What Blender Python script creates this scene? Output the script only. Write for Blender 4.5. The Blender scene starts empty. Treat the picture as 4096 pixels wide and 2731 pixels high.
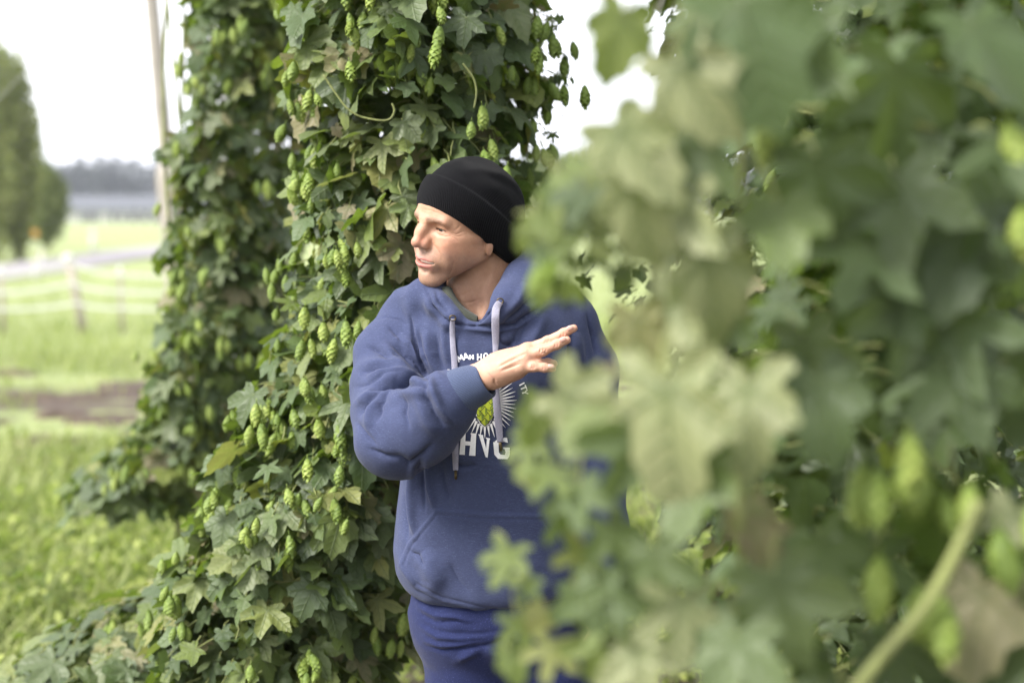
import bpy, math, random
import numpy as np
from mathutils import Vector, Matrix, noise

# ------------------------------------------------------------------ camera, sky, sun, exposure
scene = bpy.context.scene
COL = scene.collection
CAM_Z = 1.70
TILT = math.radians(5.27)
FPX = 5690.0                      # focal length in pixels of a 4096 wide frame
CT, ST = math.cos(TILT), math.sin(TILT)

cam_data = bpy.data.cameras.new('camera')
cam = bpy.data.objects.new('camera', cam_data)
COL.objects.link(cam)
cam.location = (0, 0, CAM_Z)
cam.rotation_euler = (math.radians(90) - TILT, 0, 0)
cam_data.sensor_width = 36.0
cam_data.lens = 36.0 * FPX / 4096
cam_data.clip_start = 0.05
cam_data.clip_end = 3000
cam_data.dof.use_dof = True
cam_data.dof.focus_distance = 2.66
cam_data.dof.aperture_fstop = 1.95
cam_data.dof.aperture_blades = 0
scene.camera = cam

SUN_DIR = Vector((-0.72, -0.38, 0.80)).normalized()      # towards the sun
sun_data = bpy.data.lights.new('sun', 'SUN')
sun_data.energy = 2.6
sun_data.angle = math.radians(24)
sun_data.color = (1.0, 0.96, 0.90)
sun = bpy.data.objects.new('sun', sun_data)
COL.objects.link(sun)
sun.rotation_euler = SUN_DIR.to_track_quat('Z', 'Y').to_euler()

world = bpy.data.worlds.new('World')
scene.world = world
world.use_nodes = True
wn, wl = world.node_tree.nodes, world.node_tree.links
wn.clear()
w_out = wn.new('ShaderNodeOutputWorld')
w_bg = wn.new('ShaderNodeBackground')
w_sky = wn.new('ShaderNodeTexSky')
w_sky.sky_type = 'NISHITA'
w_sky.sun_disc = False
w_sky.sun_elevation = math.asin(SUN_DIR.z)
w_sky.sun_rotation = math.atan2(SUN_DIR.x, SUN_DIR.y)
w_sky.air_density = 1.0
w_sky.dust_density = 3.0
w_mix = wn.new('ShaderNodeMix')
w_mix.data_type = 'RGBA'
w_mix.inputs['Factor'].default_value = 0.90          # a thick even cloud cover over the blue
w_tc = wn.new('ShaderNodeTexCoord')
w_map = wn.new('ShaderNodeMapping')
w_map.inputs['Scale'].default_value = (1.0, 1.0, 3.0)
w_noise = wn.new('ShaderNodeTexNoise')
w_noise.inputs['Scale'].default_value = 2.2
w_noise.inputs['Detail'].default_value = 4
w_ramp = wn.new('ShaderNodeValToRGB')
w_ramp.color_ramp.elements[0].position = 0.3
w_ramp.color_ramp.elements[0].color = (8.8, 9.0, 9.8, 1)
w_ramp.color_ramp.elements[1].position = 0.7
w_ramp.color_ramp.elements[1].color = (10.6, 10.6, 11.0, 1)
wl.new(w_tc.outputs['Generated'], w_map.inputs['Vector'])
wl.new(w_map.outputs['Vector'], w_noise.inputs['Vector'])
wl.new(w_noise.outputs['Fac'], w_ramp.inputs['Fac'])
wl.new(w_sky.outputs['Color'], w_mix.inputs['A'])
wl.new(w_ramp.outputs['Color'], w_mix.inputs['B'])
wl.new(w_mix.outputs['Result'], w_bg.inputs['Color'])
w_bg.inputs['Strength'].default_value = 0.078
wl.new(w_bg.outputs['Background'], w_out.inputs['Surface'])

scene.view_settings.view_transform = 'Standard'
scene.view_settings.look = 'None'
scene.view_settings.gamma = 1.0
scene.view_settings.exposure = 1.70
scene.view_settings.use_curve_mapping = False
scene.cycles.max_bounces = 8
scene.cycles.transparent_max_bounces = 8
scene.cycles.use_denoising = True

# ------------------------------------------------------------------ helpers
rng = random.Random(7)
nrng = np.random.default_rng(7)


def ray(px, py):
    u, v = (px - 2048) / FPX, -(py - 1365.5) / FPX
    return Vector((u, CT + v * ST, -ST + v * CT))


def W(px, py, Y):
    """World point seen at (px, py) of the 4096 frame, in the upright plane at distance Y."""
    r = ray(px, py)
    return Vector((0, 0, CAM_Z)) + r * (Y / r.y)


def G(px, py, z=0.0):
    """World point of the ground seen at (px, py)."""
    r = ray(px, py)
    return Vector((0, 0, CAM_Z)) + r * ((z - CAM_Z) / r.z)


def project(P):
    q = np.asarray(P, dtype=np.float64) - np.array([0, 0, CAM_Z])
    d = q[:, 1] * CT - q[:, 2] * ST
    up = q[:, 1] * ST + q[:, 2] * CT
    return np.stack([2048 + FPX * q[:, 0] / d, 1365.5 - FPX * up / d], 1)


def mesh_from(name, verts, faces, smooth=True):
    me = bpy.data.meshes.new(name)
    me.from_pydata([tuple(v) for v in verts], [], [tuple(int(i) for i in f) for f in faces])
    if smooth:
        me.polygons.foreach_set('use_smooth', [True] * len(me.polygons))
    me.update()
    return me


def quads_mesh(name, verts, quads, smooth=True):
    """Fast mesh from numpy arrays of verts (n,3) and faces (m,3 or 4)."""
    verts = np.asarray(verts, dtype=np.float32)
    quads = np.asarray(quads, dtype=np.int32)
    k = quads.shape[1]
    me = bpy.data.meshes.new(name)
    me.vertices.add(len(verts))
    me.vertices.foreach_set('co', verts.ravel())
    me.loops.add(quads.size)
    me.loops.foreach_set('vertex_index', quads.ravel())
    me.polygons.add(len(quads))
    me.polygons.foreach_set('loop_start', np.arange(0, quads.size, k, dtype=np.int32))
    me.polygons.foreach_set('loop_total', np.full(len(quads), k, dtype=np.int32))
    me.update(calc_edges=True)
    me.validate()
    if smooth:
        me.polygons.foreach_set('use_smooth', [True] * len(me.polygons))
    return me


def obj(name, me, mat=None, parent=None, **props):
    o = bpy.data.objects.new(name, me)
    COL.objects.link(o)
    if mat is not None and me is not None and len(me.materials) == 0:
        me.materials.append(mat)
    if parent is not None:
        o.parent = parent
    for k, v in props.items():
        o[k] = v
    return o


def thing(name, label, category, loc=(0, 0, 0), group=None):
    o = bpy.data.objects.new(name, None)
    COL.objects.link(o)
    o.location = loc
    o.empty_display_size = 0.1
    o['label'] = label
    o['category'] = category
    if group:
        o['group'] = group
    return o


def child(name, me, mat, parent, **props):
    """A part whose mesh is in world coordinates, under an unrotated Empty."""
    o = obj(name, me, mat, parent, **props)
    o.matrix_parent_inverse = Matrix.Translation(-parent.location)
    return o


def point_attr(me, name, values):
    values = np.asarray(values, dtype=np.float32)
    if values.ndim == 1:
        at = me.attributes.new(name, 'FLOAT', 'POINT')
        at.data.foreach_set('value', values)
    else:
        at = me.attributes.new(name, 'FLOAT_COLOR', 'POINT')
        if values.shape[1] == 3:
            values = np.concatenate([values, np.ones((len(values), 1), np.float32)], 1)
        at.data.foreach_set('color', values.ravel())


def verts_of(me):
    a = np.empty(len(me.vertices) * 3, np.float32)
    me.vertices.foreach_get('co', a)
    return a.reshape(-1, 3)


def normals_of(me):
    a = np.empty(len(me.vertices) * 3, np.float32)
    me.vertex_normals.foreach_get('vector', a)
    return a.reshape(-1, 3)


def subdivided(me, levels=1):
    o = bpy.data.objects.new('tmp', me)
    COL.objects.link(o)
    m = o.modifiers.new('s', 'SUBSURF')
    m.levels = levels
    dg = bpy.context.evaluated_depsgraph_get()
    out = bpy.data.meshes.new_from_object(o.evaluated_get(dg))
    bpy.data.objects.remove(o)
    bpy.data.meshes.remove(me)
    return out


def tube(points, radii, seg=8, cap=True, squash=None):
    """Tube mesh data along points; radii a number or list. squash=(axis vector, factor) flattens it."""
    pts = [Vector(p) for p in points]
    n = len(pts)
    if not hasattr(radii, '__len__'):
        radii = [radii] * n
    V, Fc = [], []
    ref = None
    for i, p in enumerate(pts):
        t = (pts[min(i + 1, n - 1)] - pts[max(i - 1, 0)]).normalized()
        if ref is None:
            ref = Vector((0, 1, 0)) if abs(t.y) < 0.9 else Vector((1, 0, 0))
        a = (ref - t * ref.dot(t)).normalized()
        b = t.cross(a)
        ref = a
        for k in range(seg):
            an = 2 * math.pi * k / seg
            off = (a * math.cos(an) + b * math.sin(an)) * radii[i]
            if squash:
                ax, f = squash
                off = off - ax * off.dot(ax) * (1 - f)
            V.append(p + off)
    for i in range(n - 1):
        for k in range(seg):
            k2 = (k + 1) % seg
            Fc.append((i * seg + k, i * seg + k2, (i + 1) * seg + k2, (i + 1) * seg + k))
    if cap:
        V.append(pts[0]); V.append(pts[-1])
        for k in range(seg):
            k2 = (k + 1) % seg
            Fc.append((len(V) - 2, k2, k))
            Fc.append((len(V) - 1, (n - 1) * seg + k, (n - 1) * seg + k2))
    return V, Fc


def box(lo, hi):
    x0, y0, z0 = lo
    x1, y1, z1 = hi
    V = [(x0, y0, z0), (x1, y0, z0), (x1, y1, z0), (x0, y1, z0), (x0, y0, z1), (x1, y0, z1), (x1, y1, z1), (x0, y1, z1)]
    Fc = [(0, 3, 2, 1), (4, 5, 6, 7), (0, 1, 5, 4), (1, 2, 6, 5), (2, 3, 7, 6), (3, 0, 4, 7)]
    return V, Fc


def join(*parts):
    V, Fc = [], []
    for v, f in parts:
        b = len(V)
        V += [tuple(p) for p in v]
        Fc += [tuple(i + b for i in q) for q in f]
    return V, Fc


def smooth_path(pts, per=6):
    """Catmull-Rom through pts."""
    pts = [Vector(p) for p in pts]
    out = []
    for i in range(len(pts) - 1):
        p0, p1, p2, p3 = pts[max(i - 1, 0)], pts[i], pts[i + 1], pts[min(i + 2, len(pts) - 1)]
        for k in range(per):
            t = k / per
            out.append(0.5 * ((2 * p1) + (p2 - p0) * t + (2 * p0 - 5 * p1 + 4 * p2 - p3) * t * t
                              + (3 * p1 - p0 - 3 * p2 + p3) * t ** 3))
    out.append(pts[-1])
    return out


# ------------------------------------------------------------------ material helper
class Mat:
    def __init__(self, name):
        self.m = bpy.data.materials.new(name)
        self.m.use_nodes = True
        self.n, self.l = self.m.node_tree.nodes, self.m.node_tree.links
        self.bsdf = self.n['Principled BSDF']
        self.out = self.n['Material Output']

    def node(self, kind, **kw):
        nd = self.n.new(kind)
        for k, v in kw.items():
            if k in nd.inputs.keys():
                if hasattr(v, 'is_linked') or isinstance(v, bpy.types.NodeSocket):
                    self.l.new(v, nd.inputs[k])
                else:
                    nd.inputs[k].default_value = v
            else:
                setattr(nd, k, v)
        return nd

    def math(self, op, a, b=None, c=None, clamp=False):
        nd = self.n.new('ShaderNodeMath')
        nd.operation = op
        nd.use_clamp = clamp
        for i, v in enumerate((a, b, c)):
            if v is None:
                continue
            if isinstance(v, bpy.types.NodeSocket):
                self.l.new(v, nd.inputs[i])
            else:
                nd.inputs[i].default_value = v
        return nd.outputs[0]

    def mix(self, fac, a, b, blend='MIX'):
        nd = self.n.new('ShaderNodeMix')
        nd.data_type = 'RGBA'
        nd.blend_type = blend
        for key, v in (('Factor', fac), ('A', a), ('B', b)):
            if isinstance(v, bpy.types.NodeSocket):
                self.l.new(v, nd.inputs[key])
            else:
                if key != 'Factor' and len(v) == 3:
                    v = (*v, 1)
                nd.inputs[key].default_value = v
        return nd.outputs['Result']

    def ramp(self, fac, stops, interp='LINEAR'):
        nd = self.n.new('ShaderNodeValToRGB')
        nd.color_ramp.interpolation = interp
        el = nd.color_ramp.elements
        while len(el) < len(stops):
            el.new(0.5)
        for e, (p, c) in zip(el, stops):
            e.position = p
            e.color = (*c, 1) if len(c) == 3 else c
        self.l.new(fac, nd.inputs['Fac'])
        return nd.outputs['Color']

    def noise(self, scale, detail=3, rough=0.5, vec=None, out='Fac'):
        nd = self.n.new('ShaderNodeTexNoise')
        nd.inputs['Scale'].default_value = scale
        nd.inputs['Detail'].default_value = detail
        nd.inputs['Roughness'].default_value = rough
        if vec is not None:
            self.l.new(vec, nd.inputs['Vector'])
        return nd.outputs[out]

    def coord(self, which='Object', scale=None):
        tc = self.n.new('ShaderNodeTexCoord')
        o = tc.outputs[which]
        if scale is not None:
            mp = self.n.new('ShaderNodeMapping')
            mp.inputs['Scale'].default_value = scale
            self.l.new(o, mp.inputs['Vector'])
            o = mp.outputs['Vector']
        return o

    def bump(self, height, strength=0.3, dist=0.01):
        nd = self.n.new('ShaderNodeBump')
        nd.inputs['Strength'].default_value = strength
        nd.inputs['Distance'].default_value = dist
        self.l.new(height, nd.inputs['Height'])
        self.l.new(nd.outputs['Normal'], self.bsdf.inputs['Normal'])

    def set(self, **kw):
        for k, v in kw.items():
            k = k.replace('_', ' ')
            s = self.bsdf.inputs[k]
            if isinstance(v, bpy.types.NodeSocket):
                self.l.new(v, s)
            else:
                if hasattr(v, '__len__') and len(v) == 3 and s.type == 'RGBA':
                    v = (*v, 1)
                s.default_value = v
        return self


def plain(name, color, rough=0.7, var=0.25, scale=8.0, bump=0.0, metallic=0.0):
    """Procedural paint / wood / metal: a base colour broken up by two noises."""
    m = Mat(name)
    co = m.coord('Object')
    f = m.noise(scale, 5, 0.6, co)
    dark = tuple(c * (1 - var) for c in color)
    lite = tuple(min(1, c * (1 + var)) for c in color)
    m.set(Base_Color=m.ramp(f, [(0.3, dark), (0.7, lite)]), Roughness=rough, Metallic=metallic)
    if bump:
        m.bump(m.noise(scale * 6, 3, 0.6, co), bump, 0.01)
    return m.m


# ------------------------------------------------------------------ implicit surfaces
class Field:
    """A sampled distance field that solids are blended into; mesh() skins its zero level."""

    def __init__(self, lo, hi, h):
        self.lo = np.array(lo, np.float32)
        self.h = h
        n = [int(math.ceil((hi[i] - lo[i]) / h)) + 1 for i in range(3)]
        self.ax = [self.lo[i] + h * np.arange(n[i], dtype=np.float32) for i in range(3)]
        self.D = np.full(n, 1e3, np.float32)

    def box(self, lo, hi):
        s = []
        for i in range(3):
            a = int(np.clip(math.floor((lo[i] - self.lo[i]) / self.h), 0, len(self.ax[i])))
            b = int(np.clip(math.ceil((hi[i] - self.lo[i]) / self.h) + 1, 0, len(self.ax[i])))
            s.append(slice(a, b))
        return tuple(s)

    def apply(self, fn, lo, hi, k, mode='add', pad=0.0):
        m = k + pad + 3 * self.h
        s = self.box([v - m for v in lo], [v + m for v in hi])
        X = self.ax[0][s[0]][:, None, None]
        Y = self.ax[1][s[1]][None, :, None]
        Z = self.ax[2][s[2]][None, None, :]
        d = fn(X, Y, Z).astype(np.float32)
        D = self.D[s]
        if d.size == 0:
            return
        if mode == 'add':
            if k > 0:
                hh = np.maximum(k - np.abs(D - d), 0) / k
                D[...] = np.minimum(D, d) - hh * hh * k * 0.25
            else:
                np.minimum(D, d, out=D)
        else:
            d = -d
            if k > 0:
                hh = np.maximum(k - np.abs(D - d), 0) / k
                D[...] = np.maximum(D, d) + hh * hh * k * 0.25
            else:
                np.maximum(D, d, out=D)

    def ell(self, c, r, k=0.0, mode='add', rot=None):
        R = max(r)
        c = np.array(c, np.float32)

        def fn(X, Y, Z):
            x, y, z = X - c[0], Y - c[1], Z - c[2]
            if rot is not None:
                q = rot
                x, y, z = (q[0][0] * x + q[0][1] * y + q[0][2] * z, q[1][0] * x + q[1][1] * y + q[1][2] * z,
                           q[2][0] * x + q[2][1] * y + q[2][2] * z)
            k0 = np.sqrt((x / r[0]) ** 2 + (y / r[1]) ** 2 + (z / r[2]) ** 2)
            k1 = np.sqrt((x / r[0] ** 2) ** 2 + (y / r[1] ** 2) ** 2 + (z / r[2] ** 2) ** 2)
            return k0 * (k0 - 1) / np.maximum(k1, 1e-9)
        self.apply(fn, c - R, c + R, k, mode)

    def cone(self, a, b, ra, rb, k=0.0, mode='add', flat=None):
        """Capsule with a radius at each end; flat=(axis, factor) squeezes it along an axis."""
        a, b = np.array(a, np.float32), np.array(b, np.float32)
        ab = b - a
        L2 = float(ab @ ab) + 1e-12
        R = max(ra, rb)

        def fn(X, Y, Z):
            x, y, z = X - a[0], Y - a[1], Z - a[2]
            t = np.clip((x * ab[0] + y * ab[1] + z * ab[2]) / L2, 0, 1)
            dx, dy, dz = x - t * ab[0], y - t * ab[1], z - t * ab[2]
            if flat is not None:
                ax, f = flat
                dd = dx * ax[0] + dy * ax[1] + dz * ax[2]
                s = dd * (1 / f - 1)
                dx, dy, dz = dx + s * ax[0], dy + s * ax[1], dz + s * ax[2]
            return np.sqrt(dx * dx + dy * dy + dz * dz) - (ra + (rb - ra) * t)
        self.apply(fn, np.minimum(a, b) - R, np.maximum(a, b) + R, k, mode)

    def chain(self, pts, radii, k=0.0, mode='add', flat=None):
        for i in range(len(pts) - 1):
            self.cone(pts[i], pts[i + 1], radii[i], radii[i + 1], k, mode, flat)

    def mesh(self, name, relax=1):
        D, h = self.D, self.h
        S = D < 0
        nx, ny, nz = D.shape
        c = S[:-1, :-1, :-1].astype(np.int8)
        cnt = np.zeros((nx - 1, ny - 1, nz - 1), np.int8)
        for i in (0, 1):
            for j in (0, 1):
                for k in (0, 1):
                    cnt += S[i:nx - 1 + i, j:ny - 1 + j, k:nz - 1 + k]
        act = (cnt > 0) & (cnt < 8)
        idx = np.full(act.shape, -1, np.int64)
        cells = np.argwhere(act)
        idx[act] = np.arange(len(cells))
        I, J, K = cells.T
        pos = np.zeros((len(cells), 3))
        num = np.zeros(len(cells))
        corners = [(i, j, k) for i in (0, 1) for j in (0, 1) for k in (0, 1)]
        for p in corners:
            for ax in range(3):
                if p[ax] == 1:
                    continue
                q = list(p)
                q[ax] = 1
                d0 = D[I + p[0], J + p[1], K + p[2]]
                d1 = D[I + q[0], J + q[1], K + q[2]]
                m = (d0 < 0) != (d1 < 0)
                t = np.where(m, d0 / np.where(m, d0 - d1, 1), 0)
                for a in range(3):
                    pos[:, a] += m * (p[a] + (t if a == ax else 0))
                num += m
        pos = (pos / num[:, None] + cells) * h + self.lo
        faces = []
        for ax in range(3):
            o1, o2 = [(1, 2), (2, 0), (0, 1)][ax]
            sl = [slice(None)] * 3
            sl0, sl1 = list(sl), list(sl)
            sl0[ax], sl1[ax] = slice(0, -1), slice(1, None)
            A, B = S[tuple(sl0)], S[tuple(sl1)]
            e = np.argwhere(A != B)
            ok = (e[:, o1] > 0) & (e[:, o2] > 0) & (e[:, o1] < D.shape[o1] - 1) & (e[:, o2] < D.shape[o2] - 1)
            e = e[ok]
            inside = A[tuple(e.T)]

            def at(d1, d2):
                q = e.copy()
                q[:, o1] += d1
                q[:, o2] += d2
                return idx[tuple(q.T)]
            q = np.stack([at(-1, -1), at(0, -1), at(0, 0), at(-1, 0)], 1)
            q[~inside] = q[~inside][:, ::-1]
            faces.append(q)
        faces = np.concatenate(faces)
        faces = faces[(faces >= 0).all(1)]
        # a light relaxation takes the grid's stair-steps out
        for _ in range(relax):
            acc = np.zeros_like(pos)
            n = np.zeros(len(pos))
            for a in range(4):
                for b in ((a + 1) % 4, (a + 3) % 4):
                    np.add.at(acc, faces[:, a], pos[faces[:, b]])
                    np.add.at(n, faces[:, a], 1)
            pos = 0.5 * pos + 0.5 * acc / np.maximum(n, 1)[:, None]
        return quads_mesh(name, pos, faces)


def stroke_dist(P2, line):
    """Distance of 2-D points to a polyline, and the position 0..1 along it."""
    line = np.asarray(line, float)
    best = np.full(len(P2), 1e9)
    tt = np.zeros(len(P2))
    seg = np.linalg.norm(np.diff(line, axis=0), axis=1)
    tot = seg.sum()
    acc = 0.0
    for i in range(len(line) - 1):
        a, b = line[i], line[i + 1]
        ab = b - a
        t = np.clip(((P2 - a) @ ab) / (ab @ ab), 0, 1)
        d = np.linalg.norm(P2 - a - t[:, None] * ab, axis=1)
        m = d < best
        best[m] = d[m]
        tt[m] = (acc + t[m] * seg[i]) / tot
        acc += seg[i]
    return best, tt
# ------------------------------------------------------------------ ground, road, far things
def ground_material():
    m = Mat('field')
    co = m.coord('Object')
    n1 = m.noise(0.35, 5, 0.6, co)
    n2 = m.noise(3.0, 5, 0.65, co)
    n3 = m.noise(40, 4, 0.7, co)
    grass = m.ramp(n2, [(0.3, (0.15, 0.195, 0.06)), (0.55, (0.235, 0.275, 0.10)), (0.75, (0.34, 0.33, 0.17))])
    soil = m.ramp(n3, [(0.25, (0.030, 0.020, 0.015)), (0.6, (0.085, 0.058, 0.042)), (0.8, (0.15, 0.11, 0.08))])
    # worn tracks of bare soil run beside the hop rows; the planted strip itself is bare
    sx = m.node('ShaderNodeSeparateXYZ')
    m.l.new(co, sx.inputs[0])
    yy = m.math('ADD', sx.outputs['Y'], m.math('ADD', m.math('MULTIPLY', n1, 5.0), m.math('MULTIPLY', sx.outputs['X'], 0.25)))
    band = m.math('SINE', m.math('MULTIPLY', yy, 1.9))
    pat = m.math('MULTIPLY_ADD', band, 0.14, m.noise(1.1, 5, 0.65, m.coord('Object', (0.7, 1.6, 1))))
    far = m.math('SUBTRACT', 1.0, m.math('SMOOTHSTEP', 13.0, 17.0, sx.outputs['Y']) if False else m.math('MULTIPLY_ADD', sx.outputs['Y'], 0.22, -2.9, clamp=True))
    patch = m.math('MULTIPLY', m.ramp(pat, [(0.50, (0, 0, 0)), (0.58, (1, 1, 1))]), far)
    near = m.math('MULTIPLY_ADD', m.math('ADD', sx.outputs['Y'], m.math('MULTIPLY', n2, 1.5)), -0.7, 5.0, clamp=True)
    row = m.math('MULTIPLY_ADD', sx.outputs['X'], 0.9, 2.2, clamp=True)
    bare = m.math('MAXIMUM', patch, m.math('MULTIPLY', near, row))
    m.set(Base_Color=m.mix(bare, grass, soil), Roughness=0.95)
    m.bump(m.math('ADD', n3, n2), 0.7, 0.05)
    return m.m


def foliage_material(name, base, lite, trans, var=0.5):
    """Leaves of grass, weeds and trees; colour varies with the 'rnd' stored on each leaf."""
    m = Mat(name)
    at = m.node('ShaderNodeAttribute', attribute_name='rnd')
    n = m.noise(2.5, 3, 0.6, m.coord('Object'))
    f = m.math('MULTIPLY_ADD', n, 0.5, m.math('MULTIPLY', at.outputs['Fac'], 0.6))
    col = m.ramp(f, [(0.25, base), (0.8, lite)])
    m.set(Base_Color=col, Roughness=0.6)
    m.bsdf.inputs['Specular IOR Level'].default_value = 0.3
    tr = m.node('ShaderNodeBsdfTranslucent')
    m.l.new(m.mix(0.5, col, trans), tr.inputs['Color'])
    mx = m.node('ShaderNodeMixShader')
    mx.inputs[0].default_value = 0.35
    m.l.new(m.bsdf.outputs[0], mx.inputs[1])
    m.l.new(tr.outputs[0], mx.inputs[2])
    m.l.new(mx.outputs[0], m.out.inputs['Surface'])
    return m.m


M_GROUND = ground_material()
M_GRASS = foliage_material('grass_leaf', (0.13, 0.17, 0.05), (0.32, 0.35, 0.13), (0.35, 0.5, 0.05))
M_WEED = foliage_material('weed_leaf', (0.050, 0.080, 0.014), (0.33, 0.37, 0.10), (0.35, 0.55, 0.05))
M_TREE = foliage_material('poplar_leaf', (0.14, 0.17, 0.045), (0.33, 0.35, 0.12), (0.2, 0.3, 0.05))
M_BUSH = foliage_material('bush_leaf', (0.075, 0.105, 0.024), (0.19, 0.22, 0.055), (0.2, 0.3, 0.05))
M_WOOD_FAR = foliage_material('pine_wood', (0.026, 0.034, 0.032), (0.058, 0.066, 0.058), (0.06, 0.09, 0.05))
M_BARK = plain('bark', (0.10, 0.08, 0.06), 0.9, 0.4, 12, 0.6)
M_POST = plain('weathered_post', (0.34, 0.30, 0.25), 0.85, 0.25, 14, 0.4)
M_GREYPOST = plain('grey_post', (0.30, 0.30, 0.30), 0.85, 0.2, 14, 0.4)
M_POLE = plain('pale_pole', (0.27, 0.245, 0.21), 0.8, 0.15, 6, 0.3)
M_TAPE = plain('white_tape', (0.55, 0.55, 0.50), 0.7, 0.08, 60)
M_WHITE = plain('white_plastic', (0.50, 0.50, 0.48), 0.6, 0.06, 20)
M_ORANGE = plain('orange_sign', (0.55, 0.28, 0.05), 0.5, 0.1, 10)
M_ROAD = plain('pale_asphalt', (0.20, 0.185, 0.195), 0.9, 0.12, 1.5, 0.3)
M_ROOF = plain('blue_grey_roof', (0.080, 0.086, 0.098), 0.85, 0.12, 2)
M_WALL = plain('pale_wall', (0.55, 0.54, 0.52), 0.8, 0.12, 2)
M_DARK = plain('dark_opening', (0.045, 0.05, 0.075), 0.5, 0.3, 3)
M_WIRE = plain('steel_wire', (0.5, 0.5, 0.52), 0.5, 0.1, 30)

# ground: one sheet to the horizon
gv, gf = [], []
xs = [-900, -300, -100, -40, -20] + [x * 1.0 for x in range(-14, 15)] + [20, 40, 100, 300, 900]
ys = [-60, -20, -5] + [y * 0.8 for y in range(0, 26)] + [24, 30, 45, 70, 120, 250, 600, 1500]
for y in ys:
    for x in xs:
        gv.append((x, y, 0.03 * noise.noise(Vector((x * .6, y * .6, 0))) if abs(x) < 20 and y < 25 else 0.0))
for j in range(len(ys) - 1):
    for i in range(len(xs) - 1):
        gf.append((j * len(xs) + i, j * len(xs) + i + 1, (j + 1) * len(xs) + i + 1, (j + 1) * len(xs) + i))
obj('ground', mesh_from('ground', gv, gf), M_GROUND, kind='structure')

# road across the field on the left
rv, rf = [], []
far_side = [(-900, 1098), (-300, 1078), (0, 1062), (240, 1030), (480, 1000), (640, 982), (900, 962), (1300, 940)]
near_side = [(-900, 1175), (-300, 1146), (0, 1125), (240, 1088), (480, 1052), (640, 1024), (900, 990), (1300, 958)]
for a, b in zip(far_side, near_side):
    p, q = G(*a), G(*b)
    for t in (0, 1 / 3, 2 / 3, 1):
        v = p.lerp(q, t)
        rv.append((v.x, v.y, 0.035 + (0.03 if 0 < t < 1 else 0)))
for i in range(len(far_side) - 1):
    for k in range(3):
        rf.append((i * 4 + k, i * 4 + k + 1, i * 4 + k + 5, i * 4 + k + 4))
obj('road', mesh_from('road', rv, rf), M_ROAD, kind='structure')


def leaf_cloud(name, pts, size, mat, parent=None, droop=0.3, seed=1, **props):
    """Many small folded leaves (two triangles either side of a rib) at pts, as one mesh."""
    r = np.random.default_rng(seed)
    pts = np.asarray(pts, np.float32)
    n = len(pts)
    size = np.broadcast_to(np.asarray(size, np.float32), (n,)) * r.uniform(0.6, 1.4, n).astype(np.float32)
    d = r.normal(size=(n, 3)).astype(np.float32)
    d[:, 2] -= droop
    d /= np.linalg.norm(d, axis=1)[:, None]
    nr = r.normal(size=(n, 3)).astype(np.float32)
    nr[:, 2] += 1.0
    sd = np.cross(d, nr)
    sd /= np.linalg.norm(sd, axis=1)[:, None] + 1e-9
    up = np.cross(sd, d)
    s = size[:, None]
    base, tip = pts, pts + d * s
    mid = pts + d * s * 0.45
    l = mid + sd * s * 0.33 + up * s * 0.10
    q = mid - sd * s * 0.33 + up * s * 0.10
    V = np.stack([base, l, tip, q], 1).reshape(-1, 3)
    i = np.arange(n)[:, None] * 4
    T = np.concatenate([i + [0, 1, 2], i + [0, 2, 3]])
    me = quads_mesh(name, V, T, False)
    point_attr(me, 'rnd', np.repeat(r.random(n), 4))
    if parent is not None:
        return child(name, me, mat, parent, **props)
    return obj(name, me, mat, **props)


def blades(name, pts, height, mat, seed=2, **props):
    r = np.random.default_rng(seed)
    pts = np.asarray(pts, np.float32)
    n = len(pts)
    h = height * r.uniform(0.5, 1.5, n).astype(np.float32)
    a = r.uniform(0, 2 * np.pi, n)
    bend = np.stack([np.cos(a), np.sin(a), np.zeros(n)], 1).astype(np.float32)
    w = np.stack([-np.sin(a), np.cos(a), np.zeros(n)], 1).astype(np.float32) * (0.02 * h[:, None] + 0.002)
    up = np.array([0, 0, 1], np.float32)
    b = pts
    m = pts + up * (h * 0.6)[:, None] + bend * (h * 0.15)[:, None]
    t = pts + up * (h * 0.9)[:, None] + bend * (h * 0.55)[:, None]
    V = np.stack([b - w, b + w, m + w, m - w, t], 1).reshape(-1, 3)
    i = np.arange(n)[:, None] * 5
    T = np.concatenate([i + [0, 1, 2], i + [0, 2, 3], i + [3, 2, 4]])
    me = quads_mesh(name, V, T, False)
    point_attr(me, 'rnd', np.repeat(r.random(n), 5))
    return obj(name, me, mat, **props)


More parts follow.
